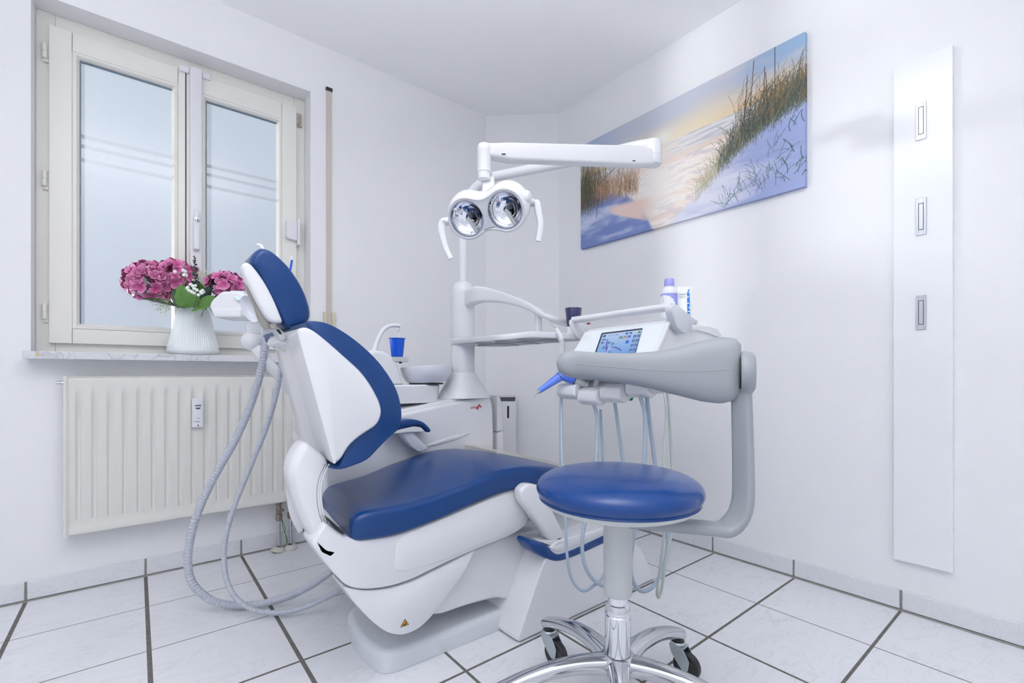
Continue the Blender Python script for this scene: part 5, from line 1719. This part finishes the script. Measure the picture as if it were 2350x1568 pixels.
for an in LA:
    dv = away * math.cos(R(an)) + left * math.sin(R(an))
    tv = Vector((-dv.y, dv.x, 0))
    cl = [(.025, .170), (.06, .172), (.10, .173), (.15, .168), (.20, .157), (.25, .141), (.285, .127), (.312, .114), (.322, .107)]
    ww = [.052, .046, .041, .039, .0375, .036, .036, .037, .035]
    hh = [.040, .038, .034, .032, .030, .029, .029, .030, .026]
    pts = spline([G + dv * r_ + Vector((0, 0, z)) for r_, z in cl], 4)
    xs_ = np.linspace(0, 1, len(pts)); x0_ = np.linspace(0, 1, len(cl))
    leg = MB().strip(pts, tv, list(np.interp(xs_, x0_, ww)), list(np.interp(xs_, x0_, hh)), .46).build('leg', CHROME, sl, smooth=60)
    # caster
    st_ = G + dv * .305
    tr_ = (er * .62 - ef * .62).normalized()
    wc = st_ + tr_ * .026
    wa = Vector((-tr_.y, tr_.x, 0))
    cs = MB().lathe([(.004, .112), (.0165, .108), (.0165, .099), (.0125, .098)], (st_.x, st_.y, 0), n=20).build('caster_stem', BLACK, leg)
    fk_ = MB().lathe([(.0185, .098), (.0205, .095), (.0205, .091), (.0185, .089)], (st_.x, st_.y, 0), n=24)
    for s_ in (-1, 1):
        o_ = [(-.018, .090), (.022, .086), (.040, .060), (.036, .032), (.022, .028), (.010, .040), (-.012, .066)]
        o_ = round_poly(o_, .006, 3)
        fk_.pillow(o_, lambda u, z, w, s_=s_: tuple(Vector((st_.x, st_.y, z)) + tr_ * u + wa * (w * s_)), .0145, .0168, .0004, 1)
    fk_.loft([[Vector((st_.x, st_.y, z)) + tr_ * u + wa * v for u, v in ((-.018, -.016), (.024, -.016), (.024, .016), (-.018, .016))] for z in (.086, .0895)])
    fk_.build('caster_fork', ZINC, leg, smooth=30)
    wh = MB().lathe([(.006, -.0125), (.022, -.0125), (.024, -.0105), (.033, -.0105), (.0365, -.008), (.0375, 0), (.0365, .008), (.033, .0105), (.024, .0105), (.022, .0125), (.006, .0125)], (wc.x, wc.y, .0380), wa, 36)
    wh.build('caster_wheel', BLACK, leg, smooth=30)
    MB().lathe([(.005, -.0185), (.005, .0185)], (wc.x, wc.y, .0380), wa, 10).build('axle_bolt', STEEL, leg)
# swinging arm with the padded rest
def SP(lat, dep, z):
    return er * lat + ef * dep + Vector((0, 0, z))
bl, bd = (1706 - CX) / F_PX * 1.045, 1.045
c_l, c_d = G.dot(er), G.dot(ef)
path = [SP(c_l + (bl - c_l) * t_, c_d + (bd - c_d) * t_, .500 - .012 * t_) for t_ in (0.0, .25, .55, .72)]
bend = [(.86, .492), (.95, .515), (.992, .548), (1.0, .59), (.997, .66), (.990, .74), (.985, .80), (.985, .845)]
path += [SP(c_l + (bl - c_l) * t_, c_d + (bd - c_d) * t_, z) for t_, z in bend]
pp_ = spline(path, 6)
sdv = (ef * .80 - er * .60).normalized()
sides = []
for i, p_ in enumerate(pp_):
    sides.append(ef * .92 + er * -.38 if i > 34 else ef)
hsd = (ef * .86 - er * .50).normalized()
wl = list(np.interp(np.linspace(0, 1, len(pp_)), [0, .3, .45, .6, .9, 1], [.052, .052, .050, .048, .044, .040]))
tl_ = list(np.interp(np.linspace(0, 1, len(pp_)), [0, .3, .5, 1], [.024, .026, .024, .021]))
MB().strip(pp_, hsd, wl, tl_, .4).build('swing_arm', GREY, sl, smooth=60)
axd = (er * .90 - ef * .40).normalized()
jc = at(1702, 856, d=1.05)
MB().lathe([(.046, -.002), (.0485, .002), (.0485, .012), (.045, .022), (.036, .0275), (.0, .029)], jc, axd, 44, caps=False).build('joint_disc', GREY, sl, smooth=50)
MB().lathe([(.040, -.005), (.040, .001)], jc, axd, 40).build('joint_gap', DARK, sl)
N_ = 44
pos, dep_, hd2 = (1701 - CX) / F_PX * 1.05, 1.05, 26.0
Lp = .428
rings = []
hts = lambda s_: np.interp(s_, [0, .03, .10, .20, .32, .45, .60, .8, .93, 1], [.122, .142, .153, .140, .112, .088, .071, .064, .061, .058])
zc_ = lambda s_: np.interp(s_, [0, .15, .35, .6, 1], [.8515, .847, .846, .8525, .8645])
ds = Lp / N_
for k in range(N_ + 1):
    s_ = k / N_
    ph = R(hd2 - 52 * s_)
    if k:
        pos -= math.cos(ph) * ds
        dep_ += math.sin(ph) * ds
    nrm = er * math.sin(ph) + ef * math.cos(ph)
    H_ = hts(s_) / 2
    T_ = np.interp(s_, [0, .06, .3, .9, 1], [.026, .034, .032, .028, .026])
    endk = 1.0
    if s_ > .90:
        q2 = (s_ - .90) / .10
        endk = math.sqrt(max(0.0, 1 - (q2 * .985) ** 2.6))
    if s_ < .05:
        endk = .90 + .10 * math.sqrt(max(0, 1 - ((.05 - s_) / .05) ** 2))
    sec = []
    for j in range(32):
        an = 2 * math.pi * j / 32
        ca, sa_ = math.cos(an), math.sin(an)
        x = math.copysign(abs(ca) ** .72, ca) * T_ * endk
        z = math.copysign(abs(sa_) ** .78, sa_) * H_ * endk
        sec.append(SP(pos, dep_, zc_(s_) + z) + nrm * x)
    rings.append(sec)
pad = MB().loft(rings).build('arm_rest_pad', GREY, sl, smooth=70)
# parting line around the pad
ln = []
for k, r_ in enumerate(rings):
    c_ = sum((Vector(v_) for v_ in r_), Vector()) / len(r_)
    fr_ = min(r_, key=lambda v_: (Vector(v_).dot(ef), abs(v_[2] - c_.z)))
    ln.append(Vector((fr_[0], fr_[1], c_.z + .0)) - ef * .0)
MB().tube(ln[2:-3], .0009, 5).build('parting_line', GREY, pad)

# ================================================================== VASE AND FLOWERS
vp = at(444, 806, Y=2.462)
vs = thing('vase', (vp.x, 2.462, .9225), 'ribbed white ceramic vase on the marble window sill holding pink hydrangeas', 'vase')
rings = []
NV = 252
for h_, r_, rib in ((0, .080, 0), (.003, .087, 0), (.012, .0955, 0), (.020, .0965, 0), (.030, .0950, 0), (.036, .0938, .6), (.05, .0900, 1), (.10, .0785, 1), (.15, .0672, 1), (.185, .0592, 1), (.196, .0575, .6), (.200, .0560, 0), (.199, .054, 0), (.15, .060, 0), (.06, .08, 0)):
    rings.append([(vp.x + (r_ + .0016 * rib * math.cos(63 * t_)) * math.cos(t_), 2.462 + (r_ + .0016 * rib * math.cos(63 * t_)) * math.sin(t_), .9225 + h_)
                  for t_ in np.linspace(0, 2 * math.pi, NV * 2, endpoint=False)])
MB().loft(rings).build('vase_body', CERAM, vs, smooth=60)

PETAL = attr_material('hydrangea_petals', 0.55)
LEAFM = M('leaf_green', (0.13, 0.27, 0.07), 0.5, var=0.15, vscale=40)
LEAFD = M('dark_leaf_green', (0.03, 0.075, 0.03), 0.5, var=0.2, vscale=40)
EUCA = M('eucalyptus_green', (0.055, 0.10, 0.085), 0.6, var=0.2, vscale=50)
BERRY = M('white_berries', (0.78, 0.80, 0.76), 0.5)
FLUFF = M('cream_blossom', (0.66, 0.70, 0.55), 0.6)
STEM = M('stem_green', (0.12, 0.20, 0.06), 0.5)


def bloom(parent, c, rad, count, seed, squash=(1, 1, 1), size=.021):
    rng = np.random.default_rng(seed)
    V, Fc, Cc = [], [], []
    gold = math.pi * (3 - math.sqrt(5))
    for k in range(count):
        yk = 1 - 2 * (k + .5) / count
        if yk < -.75:
            continue
        rk = math.sqrt(1 - yk * yk)
        nv = Vector((rk * math.cos(gold * k), rk * math.sin(gold * k), yk))
        nv = (nv + Vector(rng.normal(0, .30, 3))).normalized()
        pos_ = Vector((nv.x * squash[0], nv.y * squash[1], nv.z * squash[2])) * rad * (1 + rng.normal(0, .05))
        u_ = nv.orthogonal().normalized()
        w_ = nv.cross(u_)
        rot = rng.random() * 6.28
        sz = size * (.8 + .45 * rng.random())
        dark = rng.random()
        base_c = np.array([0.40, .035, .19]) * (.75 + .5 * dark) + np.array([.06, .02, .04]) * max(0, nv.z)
        tip_c = np.array([0.78, .34, .55]) * (.85 + .3 * rng.random())
        for q2 in range(4):
            an = rot + q2 * math.pi / 2 + rng.normal(0, .12)
            dx = u_ * math.cos(an) + w_ * math.sin(an)
            dy = nv.cross(dx)
            b = len(V)
            cup_ = .1 + .9 * rng.random()
            for i_, (l_, wd) in enumerate(((.08, .10), (.35, .40), (.68, .52), (.92, .36), (1.04, .08))):
                for j_ in (-1, 0, 1):
                    lift = cup_ * (l_ ** 2) * .6 - (abs(j_) * .10) + .12 * (j_ != 0) * l_
                    V.append(tuple(c + pos_ + dx * (l_ * sz) + dy * (j_ * wd * sz) + nv * (lift * sz * .8)))
                    t_ = min(1, l_ ** 2 * .55 + .45 * abs(j_) * l_)
                    Cc.append(base_c * (1 - t_) + tip_c * t_)
            for i_ in range(4):
                for j_ in range(2):
                    Fc.append((b + i_ * 3 + j_, b + i_ * 3 + j_ + 1, b + (i_ + 1) * 3 + j_ + 1, b + (i_ + 1) * 3 + j_))
    off_ = Vector(root_of(parent).location)
    me_ = bpy.data.meshes.new('bloom')
    me_.from_pydata([tuple(Vector(v_) - off_) for v_ in V], [], Fc)
    ca = me_.color_attributes.new('print', 'FLOAT_COLOR', 'POINT')
    ca.data.foreach_set('color', np.concatenate([np.clip(np.array(Cc), 0, 1), np.ones((len(Cc), 1))], 1).astype(np.float32).ravel())
    me_.materials.append(PETAL)
    me_.polygons.foreach_set('use_smooth', [True] * len(me_.polygons))
    o_ = bpy.data.objects.new('bloom', me_)
    COL.objects.link(o_)
    o_.parent = parent
    return o_


def leaf(parent, base_, tip_, width, normal, mat, bend=.15):
    b0, t0 = Vector(base_), Vector(tip_)
    ax_ = t0 - b0
    L_ = ax_.length
    ax_.normalize()
    nv = Vector(normal)
    nv = (nv - ax_ * nv.dot(ax_)).normalized()
    sd = nv.cross(ax_)
    m = MB()
    rows = []
    for i in range(13):
        t_ = i / 12
        w_ = width * math.sin(math.pi * min(1, t_ ** .8)) ** .8 * (1 + .04 * math.sin(i * 2.6)) + .0006
        row = []
        for j in range(7):
            s_ = (j - 3) / 3
            row.append(b0 + ax_ * (L_ * t_) + sd * (s_ * w_ / 2) + nv * (abs(s_) * w_ * .18 - bend * L_ * t_ * t_ + .0016 * math.sin(i * 2.2) * abs(s_)))
        rows.append(row)
    rows2 = [[v_ - nv * .0007 for v_ in row] for row in rows]
    m.loft([r1 + list(reversed(r2)) for r1, r2 in zip(rows, rows2)])
    o_ = m.build('leaf', mat, parent, smooth=50)
    vn_ = MB().tube([r1[3] + nv * .0003 for r1 in rows], .0009, 5)
    for i in range(2, 11, 2):
        for s_ in (0, 6):
            vn_.tube([rows[i][3] + nv * .0003, rows[min(12, i + 1)][s_] * .8 + rows[i][3] * .2 + nv * .0003], .0004, 4)
    vn_.build('leaf_vein', mat, o_)
    return o_


DV = 2.02
mouth = Vector((vp.x, 2.462, 1.108))
def flower(name, label, cat='flower', group=None):
    return thing(name, mouth, label, cat, group)
hy = flower('hydrangea', 'largest pink hydrangea leaning out to the left of the vase', 'flower', 'pink hydrangeas in the vase')
c1 = at(346, 648, d=DV - .02)
bloom(hy, c1, .082, 120, 3, (1.12, 1.0, .95), .024)
MB().tube(spline([c1 - Vector((0, 0, .04)), at(400, 700, d=DV), mouth + Vector((-.01, 0, -.05)), mouth + Vector((.01, 0, -.15))], 6), .003, 8).build('stem', STEM, hy)
leaf(hy, at(410, 705, d=DV - .03), at(322, 686, d=DV - .10), .07, (-.2, -.25, .95), LEAFD, -.02)
leaf(hy, at(436, 706, d=DV - .05), at(394, 664, d=DV - .06), .065, (-.55, -.75, .1), LEAFD, .05)
hy = flower('hydrangea', 'pink hydrangea in the middle of the vase, in front of the white bolt bar', 'flower', 'pink hydrangeas in the vase')
c2 = at(402, 637, d=DV + .02)
bloom(hy, c2, .072, 100, 8, (1.1, 1.0, .95), .022)
MB().tube(spline([c2 - Vector((0, 0, .04)), at(425, 690, d=DV), mouth + Vector((0, .01, -.05)), mouth + Vector((0, .01, -.15))], 6), .003, 8).build('stem', STEM, hy)
leaf(hy, at(441, 705, d=DV - .06), at(412, 655, d=DV - .13), .085, (-.30, -.88, .30), LEAFM, .08)
hy = flower('hydrangea', 'smaller pink hydrangea on the right, partly behind the headrest', 'flower', 'pink hydrangeas in the vase')
c3 = at(520, 655, d=DV - .02)
bloom(hy, c3, .058, 70, 12, (1.15, 1.0, .85), .020)
MB().tube(spline([c3 - Vector((0, 0, .03)), at(485, 690, d=DV), mouth + Vector((.02, 0, -.05)), mouth + Vector((.0, 0, -.15))], 6), .003, 8).build('stem', STEM, hy)
leaf(hy, at(446, 708, d=DV - .05), at(502, 692, d=DV - .13), .085, (-.25, -.85, .45), LEAFM, .04)
leaf(hy, at(452, 690, d=DV - .02), at(452, 645, d=DV - .06), .075, (.1, -.9, .35), LEAFM, .08)

def sprig(name, label, stem_px, d, mat, items, smat, r_it):
    s_ = flower(name, label, 'sprig')
    P_ = spline([at(x, y, d=dd) for x, y, dd in stem_px] + [mouth + Vector((0, 0, .020)), mouth + Vector((0, 0, -.12))], 5)
    MB().tube(P_, .0014, 6).build('stem', smat, s_)
    m = MB()
    for (x, y, dd) in items:
        c_ = at(x, y, d=dd)
        n8 = Vector((random.gauss(0, 1), random.gauss(0, 1), random.gauss(0, 1))).normalized()
        m.lathe([(.0002, -r_it)] + [(r_it * math.sin(a_), -r_it * math.cos(a_)) for a_ in np.linspace(.5, math.pi - .5, 4)] + [(.0002, r_it)], c_, n8, 8)
    m.build('berries', mat, s_, smooth=60)
    tw = MB()
    for (x, y, dd) in items:
        c_ = at(x, y, d=dd)
        k_ = min(P_, key=lambda v_: (Vector(v_) - c_).length + (abs(Vector(v_).z - c_.z + .03)))
        tw.tube([c_, (c_ + Vector(k_)) / 2 + Vector((0, 0, -.004)), Vector(k_)], .0006, 4)
    tw.build('twigs', smat, s_)
    return s_

sprig('berry_sprig', 'sprig of round white berries in front of the green leaves', [(452, 672, 1.86), (448, 695, 1.95), (445, 706, 2.0)], 1.86, BERRY,
      [(430, 662, 1.86), (438, 653, 1.86), (443, 657, 1.85), (448, 656, 1.86), (446, 663, 1.85), (452, 666, 1.85), (434, 667, 1.85), (440, 670, 1.85), (446, 673, 1.85), (461, 670, 1.86), (465, 667, 1.86), (463, 673, 1.85), (456, 677, 1.85), (431, 660, 1.87), (467, 670, 1.87)], STEM, .0068)
sprig('berry_sprig', 'sprig of a few white berries standing against the middle pink hydrangea', [(425, 630, 1.88), (430, 660, 1.93), (440, 700, 2.0)], 1.88, BERRY,
      [(402, 624, 1.88), (421, 621, 1.88), (425, 623, 1.88), (423, 631, 1.87), (427, 632, 1.88)], STEM, .0075)
fl = flower('blossom_sprig', 'feathery cream blossom sprig in the middle of the bouquet', 'sprig')
m = MB(); rng = np.random.default_rng(4)
cc = at(474, 650, d=DV - .02)
for k in range(120):
    v_ = Vector(rng.normal(0, 1, 3)).normalized()
    v_.z = abs(v_.z)
    L_ = .035 + .02 * rng.random()
    tip_ = cc + v_ * L_
    m.tube([cc - Vector((0, 0, .02)), cc + v_ * L_ * .5, tip_], [.0006, .0006, .0004], 4)
    m.lathe([(.0002, 0), (.0028, .002), (.0030, .004), (.0002, .006)], tip_, v_, 6)
m.build('blossom', FLUFF, fl)
MB().tube([cc - Vector((0, 0, .02)), mouth + Vector((.01, 0, -.12))], .0016, 6).build('stem', STEM, fl)
fl = flower('blossom_sprig', 'feathery cream blossom sprig drooping below the largest hydrangea', 'sprig')
m = MB()
cc = at(385, 692, d=DV - .04)
for k in range(70):
    v_ = (Vector(rng.normal(0, 1, 3)) + er * -.9 + Vector((0, 0, -.9))).normalized()
    L_ = .03 + .03 * rng.random()
    tip_ = cc + v_ * L_
    m.tube([cc, cc + v_ * L_ * .5, tip_], [.0005, .0005, .0004], 4)
    m.lathe([(.0002, 0), (.0022, .002), (.0024, .003), (.0002, .005)], tip_, v_, 6)
m.build('blossom', FLUFF, fl)
MB().tube([cc, at(415, 704, d=DV - .02), mouth + Vector((-.01, 0, -.10))], .0014, 6).build('stem', STEM, fl)

def eucalyptus(label, px_path, n_leaf, size, seed):
    s_ = flower('eucalyptus_sprig', label, 'sprig')
    P_ = spline([at(x, y, d=dd) for x, y, dd in px_path], 8)
    MB().tube([Vector(q3) for q3 in P_] + [mouth + Vector((0, 0, .022)), mouth + Vector((0, 0, -.12))], .0012, 6).build('stem', EUCA, s_)
    m = MB(); rng_ = np.random.default_rng(seed)
    for k in range(n_leaf):
        t_ = k / n_leaf
        q3 = Vector(P_[int(t_ * (len(P_) - 1))])
        v_ = (er * rng_.normal(0, 1) + ef * rng_.normal(0, .6) + Vector((0, 0, .5))).normalized()
        nn = v_.orthogonal().normalized(); sd = v_.cross(nn)
        sz = size * (.35 + .8 * t_)
        ring = [q3 + v_ * (sz * (.55 + .5 * math.cos(a_))) + sd * (sz * .42 * math.sin(a_)) + nn * (.1 * sz * math.cos(2 * a_)) for a_ in np.linspace(0, 2 * math.pi, 12, endpoint=False)]
        m.loft([ring, [v2 + nn * .0008 for v2 in ring]])
    m.build('foliage', EUCA, s_, smooth=40)
eucalyptus('slim dark green eucalyptus sprig rising highest above the bouquet', [(446, 590, 2.0), (447, 612, 1.98), (449, 640, 1.96), (446, 665, 1.96)], 34, .017, 2)
eucalyptus('bushy grey-green eucalyptus sprig between the berries and the smaller hydrangea', [(500, 632, 2.0), (490, 650, 1.97), (478, 672, 1.95), (458, 688, 2.0)], 70, .020, 5)
eucalyptus('grey-green eucalyptus sprig hanging over the right rim of the vase', [(512, 676, 1.97), (498, 684, 1.95), (480, 688, 1.97), (462, 692, 2.0)], 60, .018, 9)
MB_ = MB().tube(spline([at(478, 704, d=1.95), at(484, 712, d=1.94), at(489, 722, d=1.94)], 4), .0016, 6)
lone = flower('leaf_stem', 'thin green leaf stem poking out at the right rim of the vase', 'sprig')
MB().tube(spline([mouth + Vector((.02, -.02, -.04)), at(472, 703, d=1.95), at(484, 712, d=1.94), at(490, 723, d=1.94)], 4), .0016, 6).build('stem', STEM, lone)
